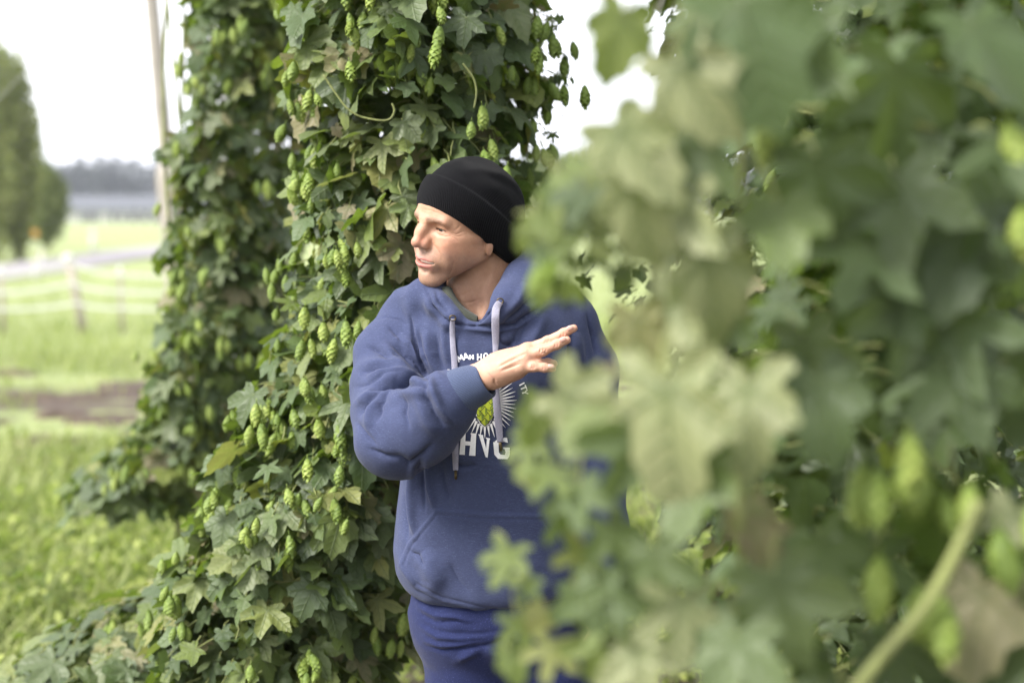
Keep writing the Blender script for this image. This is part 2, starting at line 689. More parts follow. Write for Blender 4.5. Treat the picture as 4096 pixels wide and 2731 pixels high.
# churned mud in the wheel ruts left of the rows
M_MUD = Mat('churned_mud')
_c = M_MUD.coord('Object')
_n = M_MUD.noise(9, 6, 0.7, _c)
M_MUD.set(Base_Color=M_MUD.ramp(_n, [(0.3, (0.026, 0.017, 0.010)), (0.55, (0.075, 0.050, 0.030)), (0.75, (0.17, 0.125, 0.075))]), Roughness=0.85)
M_MUD.bump(M_MUD.noise(30, 5, 0.7, _c), 0.9, 0.03)
MUD = []
for px, py, rx, ry in ((70, 1590, 150, 16), (520, 1550, 130, 26), (420, 1680, 150, 30), (250, 1665, 110, 14), (90, 1870, 170, 38), (330, 1860, 140, 22), (560, 1740, 70, 20), (-60, 1700, 100, 18), (640, 1600, 60, 20), (2420, 1560, 200, 24), (180, 1770, 150, 22), (520, 1830, 110, 24), (30, 1500, 120, 10), (330, 1590, 90, 12), (620, 1680, 60, 14), (240, 1950, 120, 24)):
    a_, b_ = G(px - rx, py), G(px + rx, py)
    c_, d_ = G(px, py + ry), G(px, py - ry)
    cen, ex, ey = G(px, py), (b_.x - a_.x) / 2, (d_.y - c_.y) / 2
    MUD.append((cen, ex, ey))
    V, Fc = [], []
    for j in range(7):
        for i in range(28):
            an = 2 * math.pi * i / 28
            q = j / 6
            w = 1 + .75 * noise.noise(Vector((math.cos(an) * 1.5 + px, math.sin(an) * 1.5, py))) + .4 * noise.noise(Vector((math.cos(an) * 5 + px, math.sin(an) * 5, py)))
            x, y = cen.x + ex * q * w * math.cos(an), cen.y + ey * q * w * math.sin(an)
            z = 0.03 * noise.noise(Vector((x * .6, y * .6, 0))) + 0.012 + (1 - q) * (.02 + .075 * abs(noise.noise(Vector((x * 4, y * 4, 7))))) - (.03 if j == 6 else 0)
            V.append((x, y, z))
    for j in range(6):
        for i in range(28):
            Fc.append((j * 28 + i, j * 28 + (i + 1) % 28, (j + 1) * 28 + (i + 1) % 28, (j + 1) * 28 + i))
    obj('mud_rut', mesh_from('mud_rut', V, Fc), M_MUD.m, kind='structure')


def in_mud(g):
    return any(((g.x - c.x) / ex) ** 2 + ((g.y - c.y) / ey) ** 2 < 0.45 for c, ex, ey in MUD)


# weeds and grass near the rows
pts = []
r_ = np.random.default_rng(11)
while len(pts) < 42000:
    px, py = r_.uniform(-900, 1050), r_.uniform(1850, 2900)
    g = G(px, py)
    k = noise.noise(Vector((g.x * 1.1, g.y * 1.1, 4)))
    if in_mud(g):
        continue
    dens = 0.75 + 0.9 * k if g.y < 7.5 else 0.0 + 0.7 * k
    if px > 820:
        dens *= 0.3
    if r_.random() > dens:
        continue
    for _ in range(8):
        pts.append((g.x + r_.normal(0, .06), g.y + r_.normal(0, .06), abs(r_.normal(0, 0.085)) + 0.01))
leaf_cloud('weeds', pts, 0.050, M_WEED, seed=5, kind='stuff', label='bright green leafy weeds on the ground left of the hop plants', category='weeds')
pts = []
while len(pts) < 12000:
    g = G(r_.uniform(-900, 950), r_.uniform(1800, 2850))
    if not in_mud(g):
        pts += [(g.x + r_.normal(0, .05), g.y + r_.normal(0, .05), 0) for _ in range(4)]
blades('tall_grass', pts, 0.20, M_GRASS, seed=12, kind='stuff', label='taller grass blades among the weeds at the lower left', category='grass')
pts = []
while len(pts) < 9000:
    px, py = r_.uniform(1500, 4300), r_.uniform(2100, 2760)
    g = G(px, py)
    if r_.random() > 0.35 + noise.noise(Vector((g.x * 1.6, g.y * 1.6, 9))):
        continue
    for _ in range(7):
        pts.append((g.x + r_.normal(0, .05), g.y + r_.normal(0, .05), abs(r_.normal(0, 0.09)) + 0.01))
leaf_cloud('undergrowth', pts, 0.05, M_WEED, seed=6, kind='stuff', label='low green weeds on bare soil between the hop plants', category='weeds')
pts = []
while len(pts) < 34000:
    px, py = r_.uniform(-900, 2600), r_.uniform(1240, 2700)
    if r_.random() < 0.35:
        py = r_.uniform(1100, 1500)
    g = G(px, py)
    if 10.0 < g.y < 15 and noise.noise(Vector((g.x * .5, g.y * 1.4, 2))) < 0.05:
        continue
    if (g.y < 6.0 and g.x > -1.4) or in_mud(g):
        continue
    for _ in range(3):
        pts.append((g.x + r_.normal(0, .08), g.y + r_.normal(0, .08), 0))
blades('grass', pts, 0.14, M_GRASS, seed=8, kind='stuff', label='short pale green grass of the field behind the hop plants', category='grass')


# far wood
def crown_points(c, rx, ry, rz, n, seed, pointy=0.0):
    r = np.random.default_rng(seed)
    d = r.normal(size=(n, 3))
    d /= np.linalg.norm(d, axis=1)[:, None]
    rad = r.random(n) ** 0.35
    lump = np.array([noise.noise(Vector((x * 2.2 + seed, y * 2.2, z * 2.2))) for x, y, z in d])
    rad = rad * (1 + 0.35 * lump)
    P = d * rad[:, None]
    if pointy:
        P[:, :2] *= (1 - pointy * np.clip(P[:, 2:3], 0, 1))
    return P * [rx, ry, rz] + np.array(c)


pts = []
k = 0
for row in range(3):
    for i in range(70):
        X = -175 + i * 5.0 + rng.uniform(-2, 2)
        Y = 330 + row * 14 + rng.uniform(-5, 5)
        h = rng.uniform(13.0, 17.0) * (0.92 + 0.10 * math.sin(i * 0.37))
        pts.append(crown_points((X, Y, h * 0.52), 3.6, 3.2, h * 0.52, 260, k, 0.35))
        k += 1
leaf_cloud('far_wood', np.concatenate(pts), 1.5, M_WOOD_FAR, seed=9, kind='stuff', label='dark wood along the horizon beyond the fields', category='wood')


def tree(name, label, base, height, rx, rz_low, mat, n, size, seed, pointy=0.0, trunk=0.12, group=None):
    t = thing(name, label, 'tree', base, group)
    path = [base + Vector((0.05 * math.sin(q * 3) * height * 0.2, 0, q * height * 0.8)) for q in (0, .2, .4, .6, .8, 1)]
    parts = [tube(path, [trunk * height / 7 * (1.1 - .9 * q) for q in (0, .2, .4, .6, .8, 1)], 8)]
    rr = random.Random(seed)
    for q in range(9):
        a, z = rr.uniform(0, 6.28), rr.uniform(.25, .75)
        s = base + Vector((0, 0, z * height * .8))
        parts.append(tube([s, s + Vector((math.cos(a) * rx * .4, math.sin(a) * rx * .4, height * .10)), s + Vector((math.cos(a) * rx * .75, math.sin(a) * rx * .75, height * .22))], [.03 * height / 7, .02 * height / 7, .006], 5))
    child('trunk', mesh_from('trunk', *join(*parts)), M_BARK, t)
    lo = rz_low * height
    c = base + Vector((0, 0, (lo + height) / 2))
    leaf_cloud('crown', crown_points(c, rx, rx * .9, (height - lo) / 2, n, seed, pointy), size, mat, t, seed=seed)
    return t


tree('poplar_tree', 'tall narrow tree at the left edge of the field, taller of the two', G(-60, 1045), 7.9, 1.30, 0.02, M_TREE, 11000, 0.19, 21, 0.15, group='trees beside the road')
tree('poplar_tree', 'slim tree with a pointed top just right of the tallest tree at the left edge', G(85, 1040), 7.0, 0.78, 0.02, M_TREE, 7000, 0.18, 22, 0.30, group='trees beside the road')
tree('round_tree', 'low rounded dark green tree right of the tall trees by the road', G(192, 1000), 3.9, 0.95, 0.06, M_BUSH, 7000, 0.16, 23, 0.25, group='trees beside the road')
tree('field_tree', 'rounded green tree in the far field seen right of the beanie', G(2230, 925), 6.2, 3.4, 0.04, M_BUSH, 7000, 0.45, 24, 0.1)
tree('field_tree', 'wide pale green tree in the far field behind the blurred leaves', G(2480, 915), 8.0, 5.0, 0.04, M_TREE, 8000, 0.6, 25, 0.1)

# long low farm building beyond the road
b0 = G(240, 890)
BY = b0.y
bld = thing('farm_building', 'long low farm building with blue-grey roof in front of the wood', 'building', (b0.x, BY, 0))
sc = BY / FPX
bw, bh = 660 * sc, 50 * sc
child('wall', mesh_from('wall', *box((b0.x, BY, 0), (b0.x + bw, BY + 7, bh)), False), M_WALL, bld)
rv = [(b0.x - .3, BY - .8, bh - .1), (b0.x + bw + .3, BY - .8, bh - .1), (b0.x + bw + .3, BY + 3.5, bh + 1.9), (b0.x - .3, BY + 3.5, bh + 1.9), (b0.x + bw + .3, BY + 8, bh - .1), (b0.x - .3, BY + 8, bh - .1)]
rv += [(x, y, z + .15) for x, y, z in rv]
rf = [(6, 7, 8, 9), (9, 8, 10, 11), (0, 3, 2, 1), (3, 5, 4, 2), (0, 1, 7, 6), (5, 11, 10, 4), (0, 6, 9, 3), (3, 9, 11, 5), (1, 2, 8, 7), (2, 4, 10, 8)]
child('roof', mesh_from('roof', rv, rf, False), M_ROOF, bld)
for px0, px1 in ((322, 352), (358, 396), (440, 462), (480, 500), (520, 548), (560, 590), (610, 640), (670, 700)):
    x0, x1 = b0.x + (px0 - 240) * sc, b0.x + (px1 - 240) * sc
    d_ = child('doorway', mesh_from('doorway', *box((x0, BY - .06, 0.05), (x1, BY + .02, bh * .78)), False), M_DARK, bld)
    child('door_frame', mesh_from('door_frame', *join(box((x0 - .15, BY - .12, 0), (x0, BY + .01, bh * .84)), box((x1, BY - .12, 0), (x1 + .15, BY + .01, bh * .84)), box((x0, BY - .12, bh * .78), (x1, BY + .01, bh * .84))), False), M_WALL, d_)
for px in range(250, 900, 45):
    x = b0.x + (px - 240) * sc
    child('post', mesh_from('post', *box((x - .1, BY - .7, 0), (x + .1, BY - .5, bh)), False), M_WHITE, bld)
hb = G(2120, 880)
hs = thing('white_house', 'small white building between the trees right of the beanie', 'building', (hb.x, hb.y, 0))
child('wall', mesh_from('wall', *box((hb.x, hb.y, 0), (hb.x + 4.2, hb.y + 5, 5.6)), False), M_WHITE, hs)
child('roof', mesh_from('roof', [(hb.x - .3, hb.y - .3, 5.5), (hb.x + 4.5, hb.y - .3, 5.5), (hb.x + 4.5, hb.y + 5.3, 5.5), (hb.x - .3, hb.y + 5.3, 5.5), (hb.x - .3, hb.y + 2.5, 7.2), (hb.x + 4.5, hb.y + 2.5, 7.2)],
                           [(0, 1, 5, 4), (2, 3, 4, 5), (0, 4, 3), (1, 2, 5), (3, 2, 1, 0)], False), M_ROOF, hs)
wd = child('window', mesh_from('window', *box((hb.x + 1.4, hb.y - .05, 2), (hb.x + 2.6, hb.y + .02, 3.5)), False), M_DARK, hs)

# tape fence
F0, F1 = G(-500, 1345), G(2900, 1300)


def fence_at(px):
    a, b = ray(px, 1000), None
    t = (px + 500) / 3400
    lo, hi = 0.0, 1.0
    for _ in range(40):
        m_ = (lo + hi) / 2
        p = F0.lerp(F1, m_)
        if 2048 + FPX * p.x / (p.y * CT + CAM_Z * ST) < px:
            lo = m_
        else:
            hi = m_
    return F0.lerp(F1, (lo + hi) / 2)


fence = thing('tape_fence', 'white electric tape fence on wooden posts across the field', 'fence', fence_at(338))
posts = [(-420, 0, .04), (15, 10, .035), (338, -0.20, .062), (490, 5, .03), (1000, 0, .05), (1300, 0, .035)]
tops = []
for px, lean, rr in posts:
    b = fence_at(px)
    ln = -0.20 if px == 338 else rng.uniform(-.03, .03)
    h = 1.06 if px == 338 else 0.88
    p = child('post', mesh_from('post', *tube([b + Vector((0, 0, -.05)), b + Vector((ln * .5, 0, h * .5)), b + Vector((ln, 0, h))], [rr * 1.05, rr, rr * .95], 10)), M_POST, fence)
    t_ = b + Vector((ln, 0, h))
    child('insulator', mesh_from('insulator', *tube([t_ + Vector((0, 0, -.06)), t_ + Vector((0, 0, .0)), t_ + Vector((0, 0, .045))], [rr * 1.15, rr * 1.2, rr * .6], 10)), M_WHITE, p)
    tops.append((b, ln, h))
for fr in (.93, .66, .40):
    path = []
    for (b, ln, h), (b2, ln2, h2) in zip(tops[:-1], tops[1:]):
        for q in range(6):
            t = q / 6
            z = (h * (1 - t) + h2 * t) * fr - 0.035 * t * (1 - t) * 4 * (0.5 + .5 * fr)
            path.append(b.lerp(b2, t) + Vector((ln * fr * (1 - t) + ln2 * fr * t, -.07, z)))
    V, Fc = [], []
    for p in path:
        V += [p + Vector((0, 0, -.022)), p + Vector((0, 0, .022)), p + Vector((0, .004, .022)), p + Vector((0, .004, -.022))]
    for i in range(len(path) - 1):
        for k in range(4):
            Fc.append((i * 4 + k, i * 4 + (k + 1) % 4, i * 4 + 4 + (k + 1) % 4, i * 4 + 4 + k))
    child('tape', mesh_from('tape', V, Fc, False), M_TAPE, fence)

# things along the road
for px, py, top, lab in ((372, 1004, 912, 'white road marker post beyond the road, below the farm building'),
                         (165, 1058, 1004, 'white road marker post on the near side of the round tree'),
                         (143, 1116, 1044, 'white road marker post nearest the tape fence')):
    b = G(px, py)
    s_ = b.y / FPX
    h = (py - top) * s_
    w = 9 * s_
    t = thing('marker_post', lab, 'post', b, 'white marker posts by the road')
    child('shaft', mesh_from('shaft', *tube([b, b + Vector((0, 0, h * .35)), b + Vector((0, 0, h))], [w * 1.5, w, w * .8], 8)), M_WHITE, t)
    child('cap', mesh_from('cap', *tube([b + Vector((0, 0, h)), b + Vector((0, 0, h + .05))], [w * 1.0, w * .5], 8)), M_WHITE, t)
    child('reflector', mesh_from('reflector', *box(b + Vector((-w * .5, -w * 1.05, h * .72)), b + Vector((w * .5, -w * .8, h * .84))), False), M_ORANGE, t)
b = G(140, 1030)
s_ = b.y / FPX
t = thing('round_sign', 'round orange sign on a thin post under the trees', 'sign', b)
child('post', mesh_from('post', *tube([b, b + Vector((0, 0, 95 * s_))], .03, 8)), M_GREYPOST, t)
V, Fc = tube([b + Vector((0, -.06, 95 * s_)), b + Vector((0, -.03, 95 * s_))], 17 * s_, 20)
child('disc', mesh_from('disc', V, Fc, False), M_ORANGE, t)


# trellis poles and wires of the hop garden
def pole_line(pa, pb, Y, z0, z1):
    A, B = W(*pa, Y), W(*pb, Y)
    f = lambda z: A + (B - A) * ((z - A.z) / (B.z - A.z))
    return f(z0), f(z1)


a, b = pole_line((700, 1000), (607, 0), 12.0, -0.05, 5.6)
t = thing('trellis_pole', 'pale leaning wooden trellis pole in the field left of the hop plants', 'pole', (a.x, a.y, 0), 'hop trellis poles')
child('shaft', mesh_from('shaft', *tube([a.lerp(b, q / 8) for q in range(9)], [.084 - .005 * q for q in range(9)], 14)), M_POLE, t)
child('base_sleeve', mesh_from('base_sleeve', *tube([a.lerp(b, q) for q in (0, .2, .36, .375)], [.11, .105, .10, .08], 14)), M_POLE, t)
a, b = pole_line((940, 1700), (905, 0), 6.6, -0.05, 4.6)
t2 = thing('trellis_pole', 'grey trellis pole half hidden behind the left hop plant', 'pole', (a.x, a.y, 0), 'hop trellis poles')
child('shaft', mesh_from('shaft', *tube([a.lerp(b, q / 8) for q in range(9)], [.050 - .001 * q for q in range(9)], 14)), M_GREYPOST, t2)
child('cap', mesh_from('cap', *tube([b, b + Vector((0, 0, .05))], [.05, .03], 14)), M_GREYPOST, t2)
for (p0, p1, Y, lab) in (((470, -80), (60, 330), 9.0, 'thin wire slanting down across the pale sky at upper left'),):
    A, B = W(*p0, Y), W(*p1, Y)
    t = thing('guy_wire', lab, 'wire', (B.x, B.y, B.z))
    E_ = A + (A - B) * 0.8
    D_ = B + (B - A) * ((B.z - 0.02) / (A.z - B.z))
    child('strand', mesh_from('strand', *tube([D_.lerp(E_, q / 10) for q in range(11)], .0016, 6)), M_WIRE, t)
# ------------------------------------------------------------------ hop plants
def hop_leaf_material(name, per_object):
    m = Mat(name)
    if per_object:
        oi = m.node('ShaderNodeObjectInfo')
        rnd = oi.outputs['Random']
        sc_ = m.node('ShaderNodeSeparateColor')
        m.l.new(oi.outputs['Color'], sc_.inputs[0])
    else:
        rnd = m.node('ShaderNodeAttribute', attribute_name='rnd').outputs['Fac']
    uvn = m.node('ShaderNodeUVMap', uv_map='leaf')
    sx = m.node('ShaderNodeSeparateXYZ')
    m.l.new(uvn.outputs[0], sx.inputs[0])
    x, y = sx.outputs['X'], sx.outputs['Y']
    ax = m.math('ABSOLUTE', x)
    vein = None
    ribs = None
    for deg in (0, 58, 112):
        c, s = math.cos(math.radians(deg)), math.sin(math.radians(deg))
        d = m.math('ABSOLUTE', m.math('SUBTRACT', m.math('MULTIPLY', ax, c), m.math('MULTIPLY', y, s)))
        al = m.math('ADD', m.math('MULTIPLY', ax, s), m.math('MULTIPLY', y, c))
        v = m.math('SUBTRACT', 1.0, m.math('MULTIPLY', d, 38.0), clamp=True)
        v = m.math('MULTIPLY', v, m.math('GREATER_THAN', al, 0.0))
        vein = v if vein is None else m.math('MAXIMUM', vein, v)
        w = m.math('SINE', m.math('MULTIPLY', m.math('SUBTRACT', al, m.math('MULTIPLY', d, 0.8)), 34.0))
        near = m.math('SUBTRACT', 1.0, m.math('MULTIPLY', d, 3.0), clamp=True)
        w = m.math('MULTIPLY', m.math('POWER', m.math('MULTIPLY_ADD', w, 0.5, 0.5), 6.0), near)
        ribs = w if ribs is None else m.math('MAXIMUM', ribs, w)
    off = m.node('ShaderNodeCombineXYZ')
    m.l.new(m.math('MULTIPLY', rnd, 37.0), off.inputs[2])
    vec = m.node('ShaderNodeVectorMath', operation='ADD')
    m.l.new(uvn.outputs[0], vec.inputs[0])
    m.l.new(off.outputs[0], vec.inputs[1])
    blot = m.noise(1.6, 4, 0.65, vec.outputs[0])
    fine = m.noise(14, 3, 0.6, vec.outputs[0])
    r2 = sc_.outputs[0] if per_object else m.math('FRACT', m.math('MULTIPLY', rnd, 17.31))
    pale_sheen = sc_.outputs[1] if per_object else m.math('MULTIPLY', m.math('FRACT', m.math('MULTIPLY', rnd, 5.77)), 0.25)
    green = m.ramp(r2, [(0.0, (0.010, 0.026, 0.007)), (0.28, (0.026, 0.062, 0.014)), (0.60, (0.064, 0.120, 0.025)), (0.85, (0.17, 0.22, 0.020)), (0.92, (0.31, 0.29, 0.045)), (0.955, (0.33, 0.25, 0.14)), (1.0, (0.20, 0.115, 0.075))])
    pale = m.mix(m.math('MULTIPLY', m.ramp(blot, [(0.52, (0, 0, 0)), (0.72, (1, 1, 1))]), m.math('MULTIPLY_ADD', r2, 0.6, 0.10)), green, (0.14, 0.17, 0.055))
    between = m.math('MULTIPLY_ADD', ribs, -0.75, 1.0)
    pale = m.mix(m.math('MULTIPLY', m.math('MULTIPLY', m.math('POWER', pale_sheen, 2.0), 0.9), between), pale, (0.40, 0.40, 0.20))  # pale leaf colour between ribs, partly painting in sky sheen
    col = m.mix(m.math('MULTIPLY', fine, 0.30), pale, (0.014, 0.026, 0.009))
    col = m.mix(m.math('MULTIPLY', m.math('ADD', vein, m.math('MULTIPLY', ribs, 0.5)), 0.55), col, (0.11, 0.15, 0.055))
    geo = m.node('ShaderNodeNewGeometry')
    col = m.mix(m.math('MULTIPLY', geo.outputs['Backfacing'], 0.40), col, (0.11, 0.145, 0.07))
    m.set(Base_Color=col, Roughness=m.math('MULTIPLY_ADD', fine, 0.25, 0.36))
    m.bsdf.inputs['Specular IOR Level'].default_value = 0.42
    h = m.math('SUBTRACT', m.math('MULTIPLY', fine, 0.5), m.math('ADD', vein, m.math('MULTIPLY', ribs, 0.6)))
    m.bump(h, 0.45, 0.004)
    tr = m.node('ShaderNodeBsdfTranslucent')
    m.l.new(m.mix(0.5, col, (0.27, 0.40, 0.03)), tr.inputs['Color'])
    mx = m.node('ShaderNodeMixShader')
    mx.inputs[0].default_value = 0.32
    m.l.new(m.bsdf.outputs[0], mx.inputs[1])
    m.l.new(tr.outputs[0], mx.inputs[2])
    m.l.new(mx.outputs[0], m.out.inputs['Surface'])
    return m.m


def hop_cone_material():
    m = Mat('hop_cone')
    rnd = m.node('ShaderNodeObjectInfo').outputs['Random']
    at = m.node('ShaderNodeAttribute', attribute_name='rnd')
    f = m.math('MULTIPLY_ADD', at.outputs['Fac'], 0.55, m.math('MULTIPLY', rnd, 0.45))
    col = m.ramp(f, [(0.1, (0.10, 0.165, 0.022)), (0.5, (0.21, 0.29, 0.045)), (0.85, (0.38, 0.44, 0.10)), (1.0, (0.44, 0.38, 0.17))])
    col = m.mix(m.math('MULTIPLY', m.noise(180, 3, 0.6, m.coord('Object')), 0.35), col, (0.14, 0.20, 0.04))
    m.set(Base_Color=col, Roughness=0.6)
    tr = m.node('ShaderNodeBsdfTranslucent')
    m.l.new(m.mix(0.5, col, (0.45, 0.55, 0.08)), tr.inputs['Color'])
    mx = m.node('ShaderNodeMixShader')
    mx.inputs[0].default_value = 0.25
    m.l.new(m.bsdf.outputs[0], mx.inputs[1])
    m.l.new(tr.outputs[0], mx.inputs[2])
    m.l.new(mx.outputs[0], m.out.inputs['Surface'])
    return m.m


M_HOPLEAF = hop_leaf_material('hop_leaf', True)
M_HOPFILL = hop_leaf_material('hop_leaf_fill', False)
M_CONE = hop_cone_material()
M_BINE = plain('hop_bine', (0.17, 0.19, 0.06), 0.7, 0.35, 20, 0.3)
M_STEM_DRY = plain('dry_bine', (0.22, 0.15, 0.08), 0.8, 0.3, 20, 0.3)

LOBES = {
    'ovate': [(0, 1.0, 50), (58, .74, 46), (118, .55, 42)],
    'three': [(0, 1.0, 34), (60, .84, 34), (118, .50, 38)],
    'deep': [(0, 1.05, 26), (58, .92, 25), (112, .60, 26)],
}


def leaf_shape(kind, seed, N, rings):
    """Hop leaf: (verts, tris); petiole at the origin, tip towards +Y, upper side +Z, about 1 unit long."""
    r = random.Random(seed)
    lob = [(a + r.uniform(-4, 4), l * r.uniform(.9, 1.1), w) for a, l, w in LOBES[kind]]
    skew = r.uniform(-.08, .08)
    cup, curl, side = r.uniform(.05, .30), r.uniform(.05, .38), r.uniform(-.25, .25)
    V = [(0.0, 0.0, 0.0)]
    ph = r.uniform(0, 6)

    def rad(th):
        a = abs(math.degrees(th))
        best = 0.16
        for la, ll, lw in lob:
            d = abs(a - la) / lw
            best = max(best, ll * (1 - 0.62 * min(d, 1.6) ** 1.25) if d < 1.5 else 0)
        if a > 150:
            best *= 1 - 0.55 * (a - 150) / 30
        return best * (1 + skew * math.sin(th))
    for j in range(1, rings + 1):
        for i in range(N):
            th = -math.pi + 2 * math.pi * (i + .5) / N
            q = j / rings
            rr = rad(th) * q
            if j == rings:
                rr *= 1.0 + (0.055 if i % 2 else -0.055)
            x, y = rr * math.sin(th), rr * math.cos(th)
            a = abs(math.degrees(th))
            near = min(abs(a - la) for la, _, _ in lob)
            z = cup * rr * min(near / 30, 1) - curl * max(y, 0) ** 2 * .8 - .22 * curl * x * x + side * x * y * .5
            z += .035 * math.sin(th * 7 + ph) * q * q
            V.append((x, y, z))
    T = [(0, 1 + (i + 1) % N, 1 + i) for i in range(N)]
    for j in range(rings - 1):
        for i in range(N):
            a, b = 1 + j * N + i, 1 + j * N + (i + 1) % N
            c, d = a + N, b + N
            T += [(a, b, d), (a, d, c)]
    return np.array(V, np.float32), np.array(T, np.int32)[:, ::-1]


def uv_from(me, uv_per_vert):
    lay = me.uv_layers.new(name='leaf')
    idx = np.empty(len(me.loops), np.int32)
    me.loops.foreach_get('vertex_index', idx)
    lay.data.foreach_set('uv', np.asarray(uv_per_vert, np.float32)[idx].ravel())


KINDS = ['ovate', 'three', 'three', 'deep', 'ovate', 'three', 'ovate', 'three', 'ovate', 'three']
HI = [leaf_shape(k, 40 + i, 40, 2) for i, k in enumerate(KINDS)]
LOW = [leaf_shape(k, 40 + i, 22, 2) for i, k in enumerate(KINDS)]
LEAF_ME = []
for V, T in HI:
    me = quads_mesh('hop_leaf', V, T)
    uv_from(me, V[:, :2])
    me.materials.append(M_HOPLEAF)
    LEAF_ME.append(me)


def cone_shape(seed, elong):
    r = random.Random(seed)
    V, T, R = [], [], []
    n_w = 9
    for w in range(n_w):
        t = w / (n_w - 1)
        z = -t * elong
        rad = 0.30 * math.sin(math.pi * (0.16 + 0.74 * t)) ** .8
        m = 5 if w < n_w - 2 else 3
        for k in range(m):
            a = 2 * math.pi * (k + .5 * (w % 2)) / m + r.uniform(-.15, .15)
            o = np.array([math.cos(a), math.sin(a), 0])
            s = np.array([-math.sin(a), math.cos(a), 0])
            top = np.array([0, 0, z + .05]) + o * rad * .55
            mid = np.array([0, 0, z - .11]) + o * rad * 1.05
            tip = np.array([0, 0, z - .30]) + o * rad * (1.22 + r.uniform(-.10, .32))
            b = len(V)
            wd = .20 * (rad / .30) + .04
            V += [top - s * wd * .5, top + s * wd * .5, mid - s * wd - o * .035, mid + o * .03, mid + s * wd - o * .035, tip]
            T += [(b, b + 2, b + 3), (b, b + 3, b + 1), (b + 1, b + 3, b + 4), (b + 2, b + 5, b + 3), (b + 3, b + 5, b + 4)]
            R += [0.0, 0.0, r.random() * .5, r.random() * .6 + .1, r.random() * .5, r.random() * .4 + .6]
    # stalk
    sv, sf = tube([(0, 0, .38), (.02, 0, .2), (0, 0, 0)], [.025, .025, .05], 5)
    b = len(V)
    V += [np.array(v) for v in sv]
    R += [.2] * len(sv)
    for f in sf:
        f = [i + b for i in f]
        T += [tuple(f)] if len(f) == 3 else [(f[0], f[1], f[2]), (f[0], f[2], f[3])]
    return np.array(V, np.float32), np.array(T, np.int32), np.array(R, np.float32)


CONES = [cone_shape(i, e) for i, e in enumerate((1.1, 1.3, .95, 1.2))]
CONE_ME = []
for V, T, R in CONES:
    me = quads_mesh('hop_cone', V, T)
    point_attr(me, 'rnd', R)
    me.materials.append(M_CONE)
    CONE_ME.append(me)


def leaf_frame(out, r, up=0.75, wild=0.5):
    nrm = Vector((out.x, out.y, 0)) * 0.85 + Vector((0, 0, up)) + Vector((r.gauss(0, wild), r.gauss(0, wild), r.gauss(0, wild * .6)))
    nrm.normalize()
    tip = Vector((0, 0, -1)) + Vector((out.x, out.y, 0)) * 0.35 + Vector((r.gauss(0, .45), r.gauss(0, .45), r.gauss(0, .3)))
    tip = (tip - nrm * tip.dot(nrm)).normalized()
    side = tip.cross(nrm)
    return Matrix((side, tip, nrm)).transposed()


